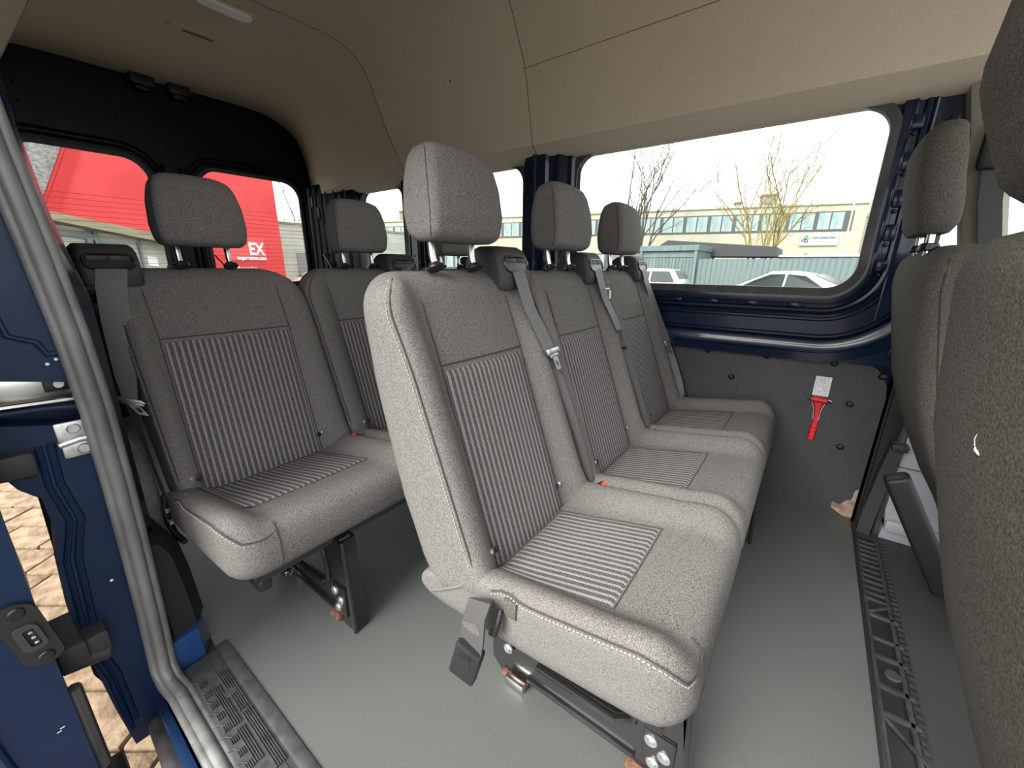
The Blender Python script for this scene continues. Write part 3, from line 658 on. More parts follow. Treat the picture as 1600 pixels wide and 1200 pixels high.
def bench_leg(parent, y):
    m_ = MB()
    m_.plate([(.10, .075), (.115, .115), (.17, .13), (.22, .145), (.33, .27), (.50, .27), (.515, .18), (.53, .06), (.53, .0), (.46, .0), (.43, .035), (.22, .035), (.20, .0), (.13, .0), (.10, .03)],
             [[(.235, .10), (.40, .105), (.425, .125), (.43, .16), (.415, .225), (.40, .24), (.36, .24), (.345, .225), (.25, .125)]], (0, y-.003, 0), (1, 0, 0), (0, 0, 1), (0, .006, 0))
    m_.tube([(.225, y-.006, .088), (.40, y-.006, .092), (.436, y-.006, .12), (.442, y-.006, .16), (.425, y-.006, .235)], .007, 8)
    m_.box((.20, y-.012, .028), (.445, y+.03, .042), .005)
    m_.tube([(.535, y-.002, .0), (.532, y-.002, .08), (.520, y-.002, .27)], .006, 8)
    m_.plate([(.50, .0), (.53, .0), (.515, .27), (.50, .27)], [], (.0, y+.032, 0), (1, 0, 0), (0, 0, 1), (0, .004, 0))
    m_.loft([[(.530, y-.004, .0), (.530, y+.034, .0), (.536, y+.034, .0), (.536, y-.004, .0)], [(.515, y-.004, .27), (.515, y+.034, .27), (.521, y+.034, .27), (.521, y-.004, .27)]])
    m_.box((.455, y-.009, .035), (.512, y-.002, .125), .006)
    o = m_.build('leg', 'black_metal', parent, ang=35)
    for x, z in ((.470, .105), (.495, .085), (.478, .055), (.150, .09)):
        MB().cyl((x, y-.014, z), (x, y-.006, z), .012, 16, bev=.002).cyl((x, y-.016, z), (x, y-.012, z), .007, 6).build('bolt', 'zinc', o)
    for x0, x1 in ((.13, .20), (.43, .47)): MB().box((x0, y-.014, .0), (x1, y+.02, .015), .004).build('rusty_anchor', 'rust', o)
    MB().box((.150, y-.024, .004), (.20, y-.010, .024), .004).build('anchor_clamp', 'steel', o)
    return o

def bench(name, label, loc, seats, hw, half, housing_sides, legs, inner_r=.06, nl=0):
    t = thing(name, label, 'seat bench', loc)
    n = len(seats); out = []
    for i, y in enumerate(seats):
        first, last = i == 0, i == n-1
        b = backrest('backrest', hw, t, y, half, .085 if first else inner_r, .085 if last else inner_r, nl if first else 0)
        headrest(t, y)
        c, topz = cushion(t, y, hw, half, .065 if first else .02, .065 if last else .02)
        s = housing_sides[i]
        ya, yb = (.108, hw+.005) if s > 0 else (-hw-.022, -.15)
        belt_housing(t, y, ya, yb)
        # round child-seat eyelets at the foot of the insert
        for s2 in (-1, 1):
            yy = s2*(half+.016)-.018; z = .40; x = front_x(yy, hw, z)
            MB().cyl((x-.004, y+yy, z), (x+.003, y+yy, z), .0065, 14, bev=.0015).cyl((x+.002, y+yy, z), (x+.0045, y+yy, z), .003, 10).build('eyelet', 'zinc', b)
            MB().box((x-.002, y+yy-s2*.014-.005, z-.008), (x+.004, y+yy-s2*.014+.005, z+.006), .002).build('fabric_tag', 'plastic', b)
        out.append((b, c, topz))
    y0, y1 = seats[0]-hw+.04, seats[-1]+hw-.04
    fr = MB().box((.10, y0, .235), (.14, y1, .262), .006).box((.46, y0, .262), (.50, y1, .288), .006).box((.05, y0+.02, .28), (.09, y1-.02, .32), .006)
    for y in (y0+.02, y1-.02): fr.box((.06, y-.014, .240), (.50, y+.014, .266), .005)
    fr.build('frame', 'black_metal', t)
    for y in legs: bench_leg(t, y)
    return t, out

FY = (0.0, .45, .893); RY = (-.2175, .2735, .7645)
fb, fo = bench('passenger_bench', 'front three seat bench in grey fabric with striped inserts, a buckle hanging off its end', (0, 0, 0), FY, .2215, .131, (1, 1, 1), (-.085, .79))
rbn, ro = bench('passenger_bench', 'rear three seat bench in grey fabric, behind the front bench and before the rear doors', (-.775, 0, 0), RY, .2445, .1615, (-1, 1, 1), (-.235, .70), .11, .02)
fb['group'] = rbn['group'] = 'passenger benches'

# belts of the front bench
for i, y in enumerate(FY):
    pts = [((xf(.90)+.036, y+.163, .917), (0, 1, .1)), ((xf(.90)+.046, y+.165, .907), (0, 1, .1)), ((xf(.90)+.054, y+.169, .88), (0, 1, .05)), ((front_x(.185, .2215, .82)+.006, y+.180, .82), (0, 1, 0)), ((front_x(.198, .2215, .75)+.006, y+.196, .75), (0, 1, 0)), ((front_x(.2, .2215, .715)+.006, y+.204, .715), (0, 1, 0))]
    low = [((.052, y+.208, .69), (.25, 1, 0)), ((.073, y+.217, .64), (1, .7, 0)), ((.112, y+.223, .54), (1, .25, .3)), ((.145, y+.225, .46), (1, .1, .3)), ((.172, y+.226, .375), (1, .05, .4))]
    if i == 2:
        pts = [(p, w_) for p, w_ in pts[:3]]+[((.012, y+.200, .80), (.2, 1, 0)), ((.052, y+.214, .70), (.3, 1, 0)), ((.085, y+.226, .62), (.5, 1, 0))]
        low = [((.09, y+.230, .60), (.6, 1, 0)), ((.118, y+.236, .52), (1, .5, 0)), ((.150, y+.238, .44), (1, .3, 0)), ((.166, y+.236, .385), (1, .3, .0))]
    o = MB().ribbon(pts, .047).build('shoulder_belt', 'belt', fb)
    MB().ribbon([pts[-1]]+low, [.042, .038]+[.030 if i < 2 else .044]*(len(low)-1)).build('lap_belt', 'belt_dark' if i < 2 else 'belt', fb)
    e = Vector(pts[-1][0])
    if i == 0: tongue(fb, e+Vector((.008, 0, 0)), (-.08, 1, 0), (.36, .12, -.93))
    elif i == 1:
        p = Vector((.0, y+.176, .858)); MB().box((p.x+.004, p.y-.006, p.z-.010), (p.x+.012, p.y+.024, p.z-.005), .002).build('belt_tag', 'white', fb)
        MB().box((p.x+.016, p.y+.008, p.z-.040), (p.x+.019, p.y+.018, p.z-.012), .002).build('belt_tag', 'white', fb)
        MB().cyl((.071, y+.205, .655), (.082, y+.205, .655), .005, 10).build('belt_stop_button', 'plastic_shiny', fb)
    else:
        tongue(fb, e+Vector((.006, 0, -.01)), (.1, 1, 0), (.42, .1, -.9))
        MB().box((.135, y+.208, .352), (.185, y+.248, .392), .008).build('belt_anchor_cover', 'felt', fb)
for y in (.240, .684): buckle(fb, (.205, y, .372), (.75, -.35, .52))
# buckle on a strap hanging off the side of the near seat
bs = MB().ribbon([((.200, -.228, .345), (.8, 0, .6)), ((.202, -.238, .372), (.9, 0, .45)), ((.206, -.250, .380), (.95, 0, .3)), ((.200, -.258, .350), (.95, 0, .3)), ((.197, -.261, .312), (.95, 0, -.1)), ((.192, -.261, .284), (.95, 0, -.25))], .050, .004).build('hanging_strap', 'belt_dark', fb)
mt = Matrix.Translation((.184, -.262, .250)) @ Matrix.Rotation(radians(16), 4, 'Y') @ Matrix.Rotation(radians(10), 4, 'Z')
hb = MB().box((-.026, -.011, -.050), (.026, .011, .036), .005, mtx=mt).build('hanging_buckle', 'plastic', fb)
MB().box((-.014, -.0125, .0), (.010, -.0105, .026), .0008, mtx=mt).build('embossed_plate', 'plastic_shiny', hb)
MB().box((-.020, -.009, .032), (.020, .009, .040), .002, mtx=mt).build('strap_mouth', 'plastic_shiny', hb)
m_ = MB()
for k in range(5): m_.box((-.02+k*.0, -.0031, -.012+k*.004), (.016, -.0028, -.010+k*.004), mtx=Matrix.Translation((.196, -.2595, .33)) @ Matrix.Rotation(radians(-20), 4, 'Y'))
m_.build('strap_stitching', 'belt', fb, ang=0)
MB().tube([(.232, -.228, .36), (.236, -.240, .345), (.232, -.245, .322), (.222, -.240, .315)], .006, 8).build('strap_bolt', 'plastic_shiny', fb)
MB().box((.235, -.226, .350), (.262, -.219, .385), .004).build('trim_flap', 'fabric_dark', fb)
# side seam and stitching of the near cushion
def cushion_side_seam(t, yc, hw, topz):
    def L_(x): return hw-(0 if x < .4715 else .065-sqrt(max(.065**2-(x-.4715)**2, 0)))
    rows = [(.12, .349), (.18, .356), (.24, .364), (.30, .374), (.36, .383), (.41, .390), (.45, .399), (.475, .403), (.495, .403), (.51, .399), (.522, .391), (.530, .378), (.5365, .345)]
    Q = []
    for x, dz in ((.205, .012), (.225, .004), (.245, .003), (.265, .010), (.285, .012), (.315, .012), (.35, .011), (.39, .010), (.43, .010), (.46, .010), (.48, .010), (.495, .009), (.507, .009), (.516, .009), (.523, .009)):
        y = -L_(x)+.0045-dz*.22; bu = .032*sm(.60, .86, abs(y)/hw)*sm(.56, .46, x)
        Q.append(Vector((x, yc+y-.0012, lerp(rows, x)+bu-dz-.001)))
    Q += [Vector((.5275, yc-hw+.042, .386)), Vector((.5295, yc-hw+.06, .383)), Vector((.529, yc-hw+.078, .385)), Vector((.527, yc-hw+.09, .389))]
    MB().tube(Q, .0012, 6).build('side_seam', 'seam', t)
    m_ = MB()
    for a, b in zip(Q, Q[1:]):
        k = max(1, int((b-a).length/.006))
        for q in range(k): m_.tube([a.lerp(b, (q+.1)/k)+Vector((0, -.0008, -.006)), a.lerp(b, (q+.7)/k)+Vector((0, -.0008, -.006))], .0009, 4)
    o = m_.build('side_stitching', 'stitch', t, ang=0); o['kind'] = 'stuff'
    MB().tube([(.510, yc-hw+.091, .402), (.527, yc-hw+.09, .389), (.535, yc-hw+.09, .362), (.5375, yc-hw+.089, .325), (.530, yc-hw+.088, .302), (.512, yc-hw+.087, .287)], .0014, 6).build('front_seam', 'seam', t)
cushion_side_seam(fb, 0, .2215, fo[0][2]); cushion_side_seam(rbn, RY[0], .2445, ro[0][2])
MB().tube([(.03, -.212, .283), (.05, -.2215, .291), (.08, -.2235, .312), (.11, -.2235, .333), (.135, -.2225, .351), (.15, -.214, .362)], .0032, 8).build('piping', 'fabric', fb)

# belts of the rear bench
pts = [((xf(.90)+.036, -.425, .917), (0, 1, 0)), ((xf(.90)+.046, -.427, .905), (0, 1, 0)), ((-.012, -.436, .87), (.15, 1, 0)), ((.005, -.447, .79), (.3, 1, 0)), ((.018, -.454, .72), (.35, 1, 0)), ((.030, -.460, .66), (.4, 1, 0)), ((.040, -.465, .60), (.6, .8, 0))]
MB().ribbon(pts, [.056, .056, .056, .052, .046, .040, .030]).build('shoulder_belt', 'belt', rbn)
MB().ribbon([pts[-1], ((.06, -.466, .53), (1, .25, 0)), ((.09, -.464, .43), (1, .1, 0)), ((.12, -.462, .35), (1, .1, 0)), ((.125, -.464, .30), (1, .1, 0))], [.03, .030, .030, .034, .036]).build('lap_belt', 'belt_dark', rbn)
tongue(rbn, (.045, -.469, .60), (.55, .8, -.3), (.5, .3, -.7))
MB().tube([(.118, -.462, .36), (.128, -.470, .33), (.132, -.470, .29), (.15, -.466, .262), (.19, -.46, .255)], .0075, 8).build('belt_hook', 'black_metal', rbn)
MB().cyl((.140, -.474, .295), (.140, -.462, .295), .009, 12, bev=.002).cyl((.132, -.474, .325), (.132, -.462, .325), .008, 12, bev=.002).build('bolt', 'chrome', rbn)
for y in RY[1:]:
    pts = [((xf(.90)+.036, y+.178, .917), (0, 1, .1)), ((xf(.90)+.046, y+.18, .907), (0, 1, .1)), ((xf(.90)+.054, y+.185, .88), (0, 1, 0)), ((front_x(.2, .2445, .75)+.006, y+.20, .75), (0, 1, 0)), ((front_x(.2, .2445, .6)+.006, y+.215, .6), (0, 1, 0)), ((.17, y+.235, .38), (1, .3, 0))]
    MB().ribbon(pts, .047).build('shoulder_belt', 'belt', rbn)
buckle(rbn, (.205, .005, .382), (.7, .45, .5)); buckle(rbn, (.23, .052, .380), (.75, .5, .35))
for x, y in ((.36, -.37), (.42, -.33), (.45, -.28)): MB().box((x-.01, y-.008, .262), (x+.01, y+.008, .278), .003).build('trim_clip', 'black_metal', rbn)

# ================================================================== CAB: two front seats, belt, door trim
def cab_seat(name, label, yc, hw, rear, zt, zb, thick, hr, group, felt):
    """rear: table of rear-face X against z; hr: (y centre, half width, rear X table, z0, z1, depth)"""
    t = thing(name, label, 'car seat', (rear[0][1]+.2, yc, -.018), group)
    o0 = Vector(t.location); rings = []
    for z in [zb, zb+.008, zb+.03, zb+.08]+[zb+.08+(zt-.10-zb-.08)*i/10 for i in range(1, 11)]+[zt-.075, zt-.05, zt-.03, zt-.015, zt-.006, zt]:
        r = .085; sh = 0 if z < zt-r else r-sqrt(max(r*r-(z-(zt-r))**2, 0))
        tt = 0 if z < zt-.05 else .05-sqrt(max(.05**2-(z-(zt-.05))**2, 0))
        x0 = lerp(rear, z)+tt*.7; x1 = lerp(rear, z)+thick-tt*.8
        hd = max((x1-x0)/2, .008); wv = hw-sh
        rings.append([(x0+hd+d, yc+y, z)-o0 if False else (x0+hd+d-o0.x-.012*(1-(y/hw)**2)*(1 if d < 0 else 0), y, z-o0.z) for y, d in ringrect(wv, hd, .06, .035)])
    b = MB().loft(rings).build('backrest', felt, t, ang=60)
    sg = MB()
    for s in (-1, 1):
        sg.tube([(lerp(rear, z)+.030-o0.x, s*(hw-.0005-(0 if z < zt-.085 else .085-sqrt(max(.085**2-(z-(zt-.085))**2, 0)))), z-o0.z) for z in [zb+.05+(zt-.03-zb-.05)*i/20 for i in range(21)]], .002, 5)
    sg.build('seam', 'seam', b)
    hy, hhw, hrear, z0, z1, dp = hr; rings = []
    for i in range(21):
        u = .5-.5*cos(pi*i/20); z = z0+(z1-z0)*u
        k = lerp([(0, .82), (.08, .95), (.3, 1), (.7, .96), (.88, .84), (.96, .68), (1, .45)], u); kd = lerp([(0, .6), (.08, .9), (.3, 1), (.75, .95), (.92, .75), (1, .35)], u)
        x0 = lerp(hrear, z); hd = dp/2*kd
        rings.append([(x0+dp/2+d-o0.x-.008*(1-(y/hhw)**2)*(1 if d < 0 else 0), hy-yc+y, z-o0.z) for y, d in ringrect(hhw*k, hd, .035, .03)])
    h = MB().loft(rings).build('headrest', felt, t, ang=65)
    for s in (-1, 1):
        x = lerp(hrear, z0)+dp*.5-o0.x
        MB().tube([(x, hy-yc+s*.065, zt-.03-o0.z), (x-.003, hy-yc+s*.065, z0+.03-o0.z)], .0075, 14).build('post', 'chrome', h)
        MB().cyl((x, hy-yc+s*.065, zt-.012-o0.z), (x, hy-yc+s*.065, zt+.006-o0.z), .018, 18, bev=.003).build('post_sleeve', 'plastic_shiny', b)
    xb = lerp(rear, zb)-o0.x
    c = MB(); c.loft([[(xb+.03+xx, y, .17+zz+.12*sm(0, 1, (d+.07)/.14)*0+d) for y, d in ringrect(hw-e, .075-e*.5, .04, .04)] for xx, zz, e in ((0, .10, .03), (.02, .10, .004), (.2, .10, 0), (.4, .115, 0), (.48, .12, .01), (.505, .12, .04))])
    c.build('cushion', 'fabric_dark', t, ang=60)
    MB().box((xb+.04, -hw+.03, 0), (xb+.46, hw-.03, .20), .03).build('seat_base', 'plastic', t)
    return t
ps = cab_seat('car_seat', 'large dark grey felt seat back with headrest seen from behind, close at the step plate', -.14, .245, [(.10, .925), (.217, .888), (.35, .835), (.49, .784), (.735, .722), (.94, .700), (1.0, .70)], .957, .13, .14, (-.135, .175, [(.97, .704), (1.05, .682), (1.10, .664), (1.2, .672), (1.26, .70)], .975, 1.25, .12), 'front seats', 'fabric_back')
ds = cab_seat('car_seat', 'narrow looking dark grey seat with armrest beside the blue side wall', .835, .235, [(.10, 1.04), (.273, .965), (.366, .91), (.50, .846), (.60, .808), (.733, .780), (.883, .752), (.94, .756), (.97, .765)], .972, .16, .13, (.79, .135, [(1.0, .726), (1.035, .724), (1.115, .710), (1.195, .702), (1.24, .712)], .998, 1.235, .075), 'front seats', 'fabric_back')
o0 = Vector(ds.location)
mt = Matrix.Translation(Vector((.852, .545, .345))-o0) @ Matrix.Rotation(radians(-28), 4, 'Y')
MB().box((-.024, -.024, -.16), (.024, .024, .13), .010, 3, mtx=mt).build('armrest', 'plastic_deep', ds)
o0 = Vector(ps.location)
MB().box(Vector((.905, .085, .02))-o0, Vector((1.2, .125, .24))-o0, .015).build('side_cover', 'plastic_shiny', ps)


sx = lerp([(.735, .722), (.94, .700)], .765)-.0125
MB().tube([Vector(p)-o0 for p in ((sx, -.142, .766), (sx-.0006, -.146, .7645), (sx-.0008, -.151, .765), (sx-.0004, -.156, .7635))], [.0005, .0012, .0013, .0005], 5).tube([Vector(p)-o0 for p in ((sx, -.140, .766), (sx-.0005, -.136, .771), (sx-.0005, -.137, .776), (sx, -.141, .779))], .0003, 4).build('scuff', 'white', ps)
# B-pillar: beige trim, black lower trim, belt; driver's door
o = MB().loft([[(x0, 1.17, z), (x0+.004, 1.128, z), (x1, 1.10, z), (x1+.05, 1.17, z)] for z, x0, x1 in ((.78, .93, .975), (.9, .905, .955), (1.1, .862, .915), (1.286, .836, .885), (1.45, .80, .86))]).build('pillar_5', 'pillar_beige', ang=40); struct(o, 'beige trim on the door pillar behind the driver seat')
o = MB().loft([[(x0, 1.19, z), (x0, 1.13, z), (x0+.035, 1.12, z), (x0+.04, 1.19, z)] for z, x0 in ((-.02, .842), (.1, .848), (.22, .856), (.335, .868))]).build('trim_5', 'plastic_matte', ang=30); struct(o, 'black lower trim of the door pillar')
MB().box((.868, 1.112, .325), (.912, 1.19, .35), .006).build('trim_cap', 'plastic_matte', o)
o = MB().box((.828, 1.2, -.05), (1.0, 1.235, .85)).box((.846, 1.178, -.02), (1.0, 1.205, .80)).build('trim_6', 'plastic', ang=0); struct(o)
t = thing('seat_belt', 'black seat belt hanging on the beige pillar behind the driver seat', 'seat belt', (.91, 1.10, 0))
MB().ribbon([((-.02, -.012, 1.25), (1, .1, 0)), ((.0, -.012, 1.1), (1, .1, 0)), ((.045, -.01, .9), (1, .1, 0)), ((.07, -.008, .5), (1, .1, 0))], .047).build('webbing', 'plastic_matte', t)
MB().box((-.05, -.03, 1.18), (.01, .0, 1.30), .012).build('height_adjuster', 'plastic', t)
dd = MB().box((.895, 1.165, .20), (1.75, 1.20, .85), .01).box((.905, 1.10, .03), (1.75, 1.175, .075), .012)
dd.loft([[(.905, 1.19, z), (.905, y, z), (1.75, y, z), (1.75, 1.19, z)] for z, y in ((-.02, 1.135), (.05, 1.115), (.075, 1.12), (.09, 1.15), (.26, 1.158), (.262, 1.150), (.62, 1.15))])
dd = dd.build('door_3', 'greyplastic', ang=30); struct(dd, 'light grey plastic lining of the driver door')
MB().tube([(.90, 1.1515, .262), (1.75, 1.1515, .262)], .002, 6).build('panel_gap', 'seam', dd)
MB().tube([(.90, 1.16, -.02), (.893, 1.16, .3), (.90, 1.165, .82)], .012, 8).build('door_rubber', 'rubber', dd)
for k, (x, z) in enumerate(((.78, 1.36), (.80, 1.32))): pass
pb = MB().tube([(.757, 1.158, 1.30), (.757, 1.158, 1.42)], .006, 8).box((.79, 1.13, 1.30), (.81, 1.16, 1.34), .003).tube([(.745, 1.16, .75), (.75, 1.16, 1.2)], .004, 6).build('pressed_rib', 'paint', bpy.data.objects['wall_left'], ang=40)

# emergency hammer and its instruction sticker
t = thing('emergency_hammer', 'red emergency hammer with two steel tips on the black lining board', 'hammer', (.648, 1.186, .365))
k = MB(); k.loft([[(x+w_, y, z), (x+w_*.6, y-.011*q, z), (x-w_*.6, y-.011*q, z), (x-w_, y, z)] for z, x, w_, y, q in ((-.085, .003, .0095, 0, .5), (-.08, .003, .012, 0, 1), (-.02, .005, .012, 0, 1.2), (0, .006, .009, 0, .9), (.045, .003, .010, 0, .8), (.065, .002, .018, 0, .9), (.078, .002, .021, 0, 1))])
k.build('handle', 'red', t, ang=35)
for z in (-.025, -.042, -.06): MB().box((-.004, -.0155, z-.004), (.013, -.010, z+.004), .002).build('grip_rib', 'red', t)
MB().cyl((-.021, -.010, .083), (.026, -.010, .081), .011, 18, bev=.002).build('head', 'red', t)
for s in (-1, 1): MB().tube([(.0025+s*.022, -.010, .082), (.0025+s*.030, -.010, .082), (.0025+s*.0385, -.010, .082)], [.009, .007, .001], 12).build('steel_tip', 'steel', t)
for s in (-1, 1): MB().tube([(.004+s*.0085, -.0085, .002), (.003+s*.011, -.0085, .045), (.002+s*.019, -.009, .068)], .0008, 4).build('pale_edge', 'white', t)
t = thing('instruction_sticker', 'small white pictogram sticker above the red hammer', 'sticker', (.65, 1.1875, .497))
MB().box((-.0245, -.0009, -.037), (.0235, 0, .037)).build('paper', 'white', t)
pk = MB()
for zc in (.0165, -.0175):
    for a, b in (((-.019, -.014), (.016, -.014)), ((.016, -.014), (.016, .014)), ((.016, .014), (-.019, .014)), ((-.019, .014), (-.019, -.014))): pk.tube([(a[0], -.0012, zc+a[1]), (b[0], -.0012, zc+b[1])], .0006, 4)
random.seed(3)
for q in ([(-.014, .02), (-.008, .026), (-.002, .022), (.003, .028)], [(-.010, .012), (-.004, .016), (-.008, .021)], [(.0, .014), (.006, .02), (.010, .024)], [(-.004, .024), (.004, .024)], [(.002, .010), (.008, .013)],
          [(-.012, -.012), (-.009, -.022), (-.003, -.026)], [(.0, -.012), (.006, -.010), (.012, -.013)], [(.003, -.016), (.009, -.018), (.013, -.016)], [(-.006, -.022), (.002, -.02)], [(.006, -.024), (.010, -.027)]):
    pk.tube([(a, -.0012, b) for a, b in q], .0008, 4)
pk.build('pictogram', 'ink', t, ang=0)

# ================================================================== THE OPEN SLIDING DOOR (slid back along the side)
t = thing('sliding_door', 'dark blue sliding door slid open, its front edge beside the jamb', 'door', (-.40, -.745, -.30))
DX = Vector(t.location)
m_ = MB()
m_.plate([(-.696, -.25), (-.700, 0.0), (-.699, .25), (-.694, .55), (-.69, 1.5), (-.80, 1.5), (-.80, .9), (-.80, .3), (-.775, .0), (-.765, -.25)], [], (-.43-DX.x, -DX.y, -DX.z), (0, 1, 0), (0, 0, 1), (.03, 0, 0))
m_.box(Vector((-1.6, -.80, -.25))-DX, Vector((-.42, -.785, 1.5))-DX, .004).box(Vector((-1.6, -.76, -.22))-DX, Vector((-.42, -.745, .70))-DX, .004)
m_.tube([Vector(p)-DX for p in ((-.398, -.768, -.25), (-.398, -.780, .0), (-.398, -.80, .3), (-.398, -.80, 1.5))], .007, 8)
m_.build('door_shell', 'paint_jamb', t, ang=35)
pl = MB().plate(rrect(-.0235, .0235, -.066, .066, .022, 8), [], Vector((-.397, -.713, .318))-DX, (0, .985, -.06), (0, -.12, 1), (.006, 0, 0)).build('contact_plate', 'plastic', t, ang=30)
c0 = Vector((-.390, -.713, .318))-DX
for dz in (.05, -.05): MB().cyl(c0+Vector((-.002, -dz*.12+.002, dz)), c0+Vector((.003, -dz*.12+.002, dz)), .010, 16, bev=.002).cyl(c0+Vector((.0025, -dz*.12+.002, dz)), c0+Vector((.0042, -dz*.12+.002, dz)), .0055, 6).build('screw', 'plastic_shiny', pl)
MB().plate(rrect(-.014, .014, -.026, .026, .010, 6), [rrect(-.0045, .0085, -.018, .018, .004, 4)], c0+Vector((0, .0, -.002)), (0, 1, 0), (0, -.12, 1), (.005, 0, 0)).build('socket', 'plastic_matte', pl, ang=30)
for dz in (.011, 0, -.011): MB().box(c0+Vector((-.001, .0005-dz*.12, dz-.003-.002)), c0+Vector((.005, .006-dz*.12, dz+.001-.002)), .001).build('contact_pin', 'zinc', pl)
m_ = MB().box(Vector((-.60, -.705, .15))-DX, Vector((-.47, -.628, .205))-DX, .008).cyl(Vector((-.49, -.70, .165))-DX, Vector((-.49, -.632, .150))-DX, .022, 18, bev=.004).box(Vector((-.47, -.70, .17))-DX, Vector((-.455, -.66, .215))-DX, .005)
m_.build('roller_arm', 'plastic_matte', t, ang=35)
MB().box(Vector((-.60, -.705, .555))-DX, Vector((-.49, -.64, .60))-DX, .008).cyl(Vector((-.51, -.70, .57))-DX, Vector((-.51, -.645, .562))-DX, .016, 16, bev=.003).build('centre_roller_arm', 'plastic_matte', t, ang=35)
MB().tube([Vector(p)-DX for p in ((-.415, -.694, .16), (-.415, -.694, .05), (-.42, -.694, -.05))], .012, 8).build('edge_rubber', 'rubber', t)
MB().box(Vector((-.55, -.71, -.20))-DX, Vector((-.36, -.665, -.165))-DX, .012).cyl(Vector((-.36, -.685, -.20))-DX, Vector((-.36, -.685, -.16))-DX, .03, 16, bev=.005).build('lower_roller_arm', 'plastic', t, ang=35)
for y, z in ((-.728, .10), (-.723, .105)): MB().box(Vector((-.398, y, z))-DX, Vector((-.3975, y+.006, z+.0015))-DX).build('scratch', 'white', t, ang=0)
# hanging cable and body skirt behind the jamb
o = MB().tube([(-.64, -.645, .53), (-.64, -.643, .45), (-.645, -.648, .28), (-.65, -.652, .12), (-.655, -.652, -.02), (-.66, -.62, -.14)], [.010, .011, .013, .015, .017, .017], 10).build('cable_conduit', 'plastic_matte'); tag(o, 'black cable conduit running down behind the blue jamb', 'conduit')

# ================================================================== OUTSIDE
GZ = -.62
g = MB().box((-70, -40, GZ-.1), (40, 70, GZ-.05)).build('ground', 'asphalt', ang=0); struct(g, 'grey yard around the van')
MB().box((-5.2, -2.4, GZ-.05), (1.4, .3, GZ-.03)).build('joint_sand', 'joint', g, ang=0)
random.seed(11)
bl, bw = .30, .20; ca, sa = cos(radians(38)), sin(radians(38)); bm0 = None; nb = 0
for i in range(-18, 24):
    for j in range(-18, 22):
        u = i*bl+(j % 2)*bl/2; v = j*bw; x = -1.9+u*ca-v*sa; y = -1.0+u*sa+v*ca
        if not (-4.8 < x < .9 and -1.75 < y < -.05): continue
        if bm0 is None:
            b_ = MB().box((-bl/2+.006, -bw/2+.006, -.06), (bl/2-.006, bw/2-.006, 0), .009, 2).build('brick', 'brick', g); bm0 = b_.data
        else:
            b_ = bpy.data.objects.new('brick', bm0); C.objects.link(b_); b_.parent = g
        b_.location = (x, y, GZ+.012+random.uniform(-.004, .004)); b_.rotation_euler = (random.uniform(-.01, .01), random.uniform(-.01, .01), radians(38)+random.uniform(-.012, .012)); nb += 1

def frame2(P, d):
    d = Vector((d[0], d[1], 0)).normalized(); n = Vector((d.y, -d.x, 0)); return d, n

# --- long cream office building across the yard
t = thing('office_building', 'long two storey cream office building with ribbon windows behind the fence', 'building', (1.708, 38.682, GZ))
BD = Vector((-.9648, -.2629, 0)); BN = Vector((.2629, -.9648, 0)).normalized()
if BN.dot(Vector((0, -1, 0))) < 0: BN = -BN
def bp(s, n, z): return BD*s+BN*n+Vector((0, 0, z-GZ))
def bbox(mb, s0, s1, n0, n1, z0, z1):
    mb.loft([[bp(s0, n0, z), bp(s1, n0, z), bp(s1, n1, z), bp(s0, n1, z)] for z in (z0, z1)])
m_ = MB(); bbox(m_, -.9, 46, -10, 0, GZ, 5.4); m_.build('wall', 'render_cream', t, ang=0)
m_ = MB(); bbox(m_, -.95, 46.05, -10, .10, 5.4, 5.52); m_.build('parapet', 'render_cream', t, ang=0)
for z0, z1, s0, s1 in ((3.60, 4.95, -.15, 45), (.75, 2.12, 17, 45)):
    m_ = MB(); bbox(m_, s0, s1, -.02, .05, z0, z1); m_.build('window_band', 'frame_dark', t, ang=0)
pm = None; s = .42; k = 0
while s < 44.5:
    for z0, z1 in ((3.72, 4.86), (.88, 2.02)):
        if z0 < 3 and s < 17.3: continue
        if pm is None:
            m_ = MB(); m_.loft([[BD*a+BN*b+Vector((0, 0, z)) for a, b in ((0, .0), (.72, .0), (.72, .02), (0, .02))] for z in (0, 1.14)]); w_ = m_.build('window', 'pane', t, ang=0); pm = w_.data
        else: w_ = bpy.data.objects.new('window', pm); C.objects.link(w_); w_.parent = t
        w_.location = bp(s, .045, z0)
    k += 1; s += .81 if k % 2 else .98
for a, b, z in ((4.55, 5.6, 6.5), (7.0, 7.4, 6.05), (38.3, 39.8, 6.65)):
    m_ = MB(); bbox(m_, a, b, -2.2, -1.2, 5.5, z-.12); bbox(m_, a-.08, b+.08, -2.3, -1.1, z-.12, z)
    m_.build('chimney', mat('chimney_brick', (.2, .17, .14), .9, noise=(2, (.14, .12, .1), (.25, .22, .18), (1, 1, 1), 3)) if 'chimney_brick' not in bpy.data.materials else bpy.data.materials['chimney_brick'], t, ang=0)
m_ = MB(); bbox(m_, -3.5, -.95, -9, -1.0, GZ, 4.6); m_.loft([[bp(-4.2, -12, 4.6), bp(-.95, -12, 4.6), bp(-.95, -.9, 4.6), bp(-4.2, -.9, 4.6)], [bp(-4.2, -12, 6.8), bp(-4.1, -12, 6.8), bp(-4.1, -.9, 6.8), bp(-4.2, -.9, 6.8)]]); m_.build('gabled_wing', 'render_cream', t, ang=0)

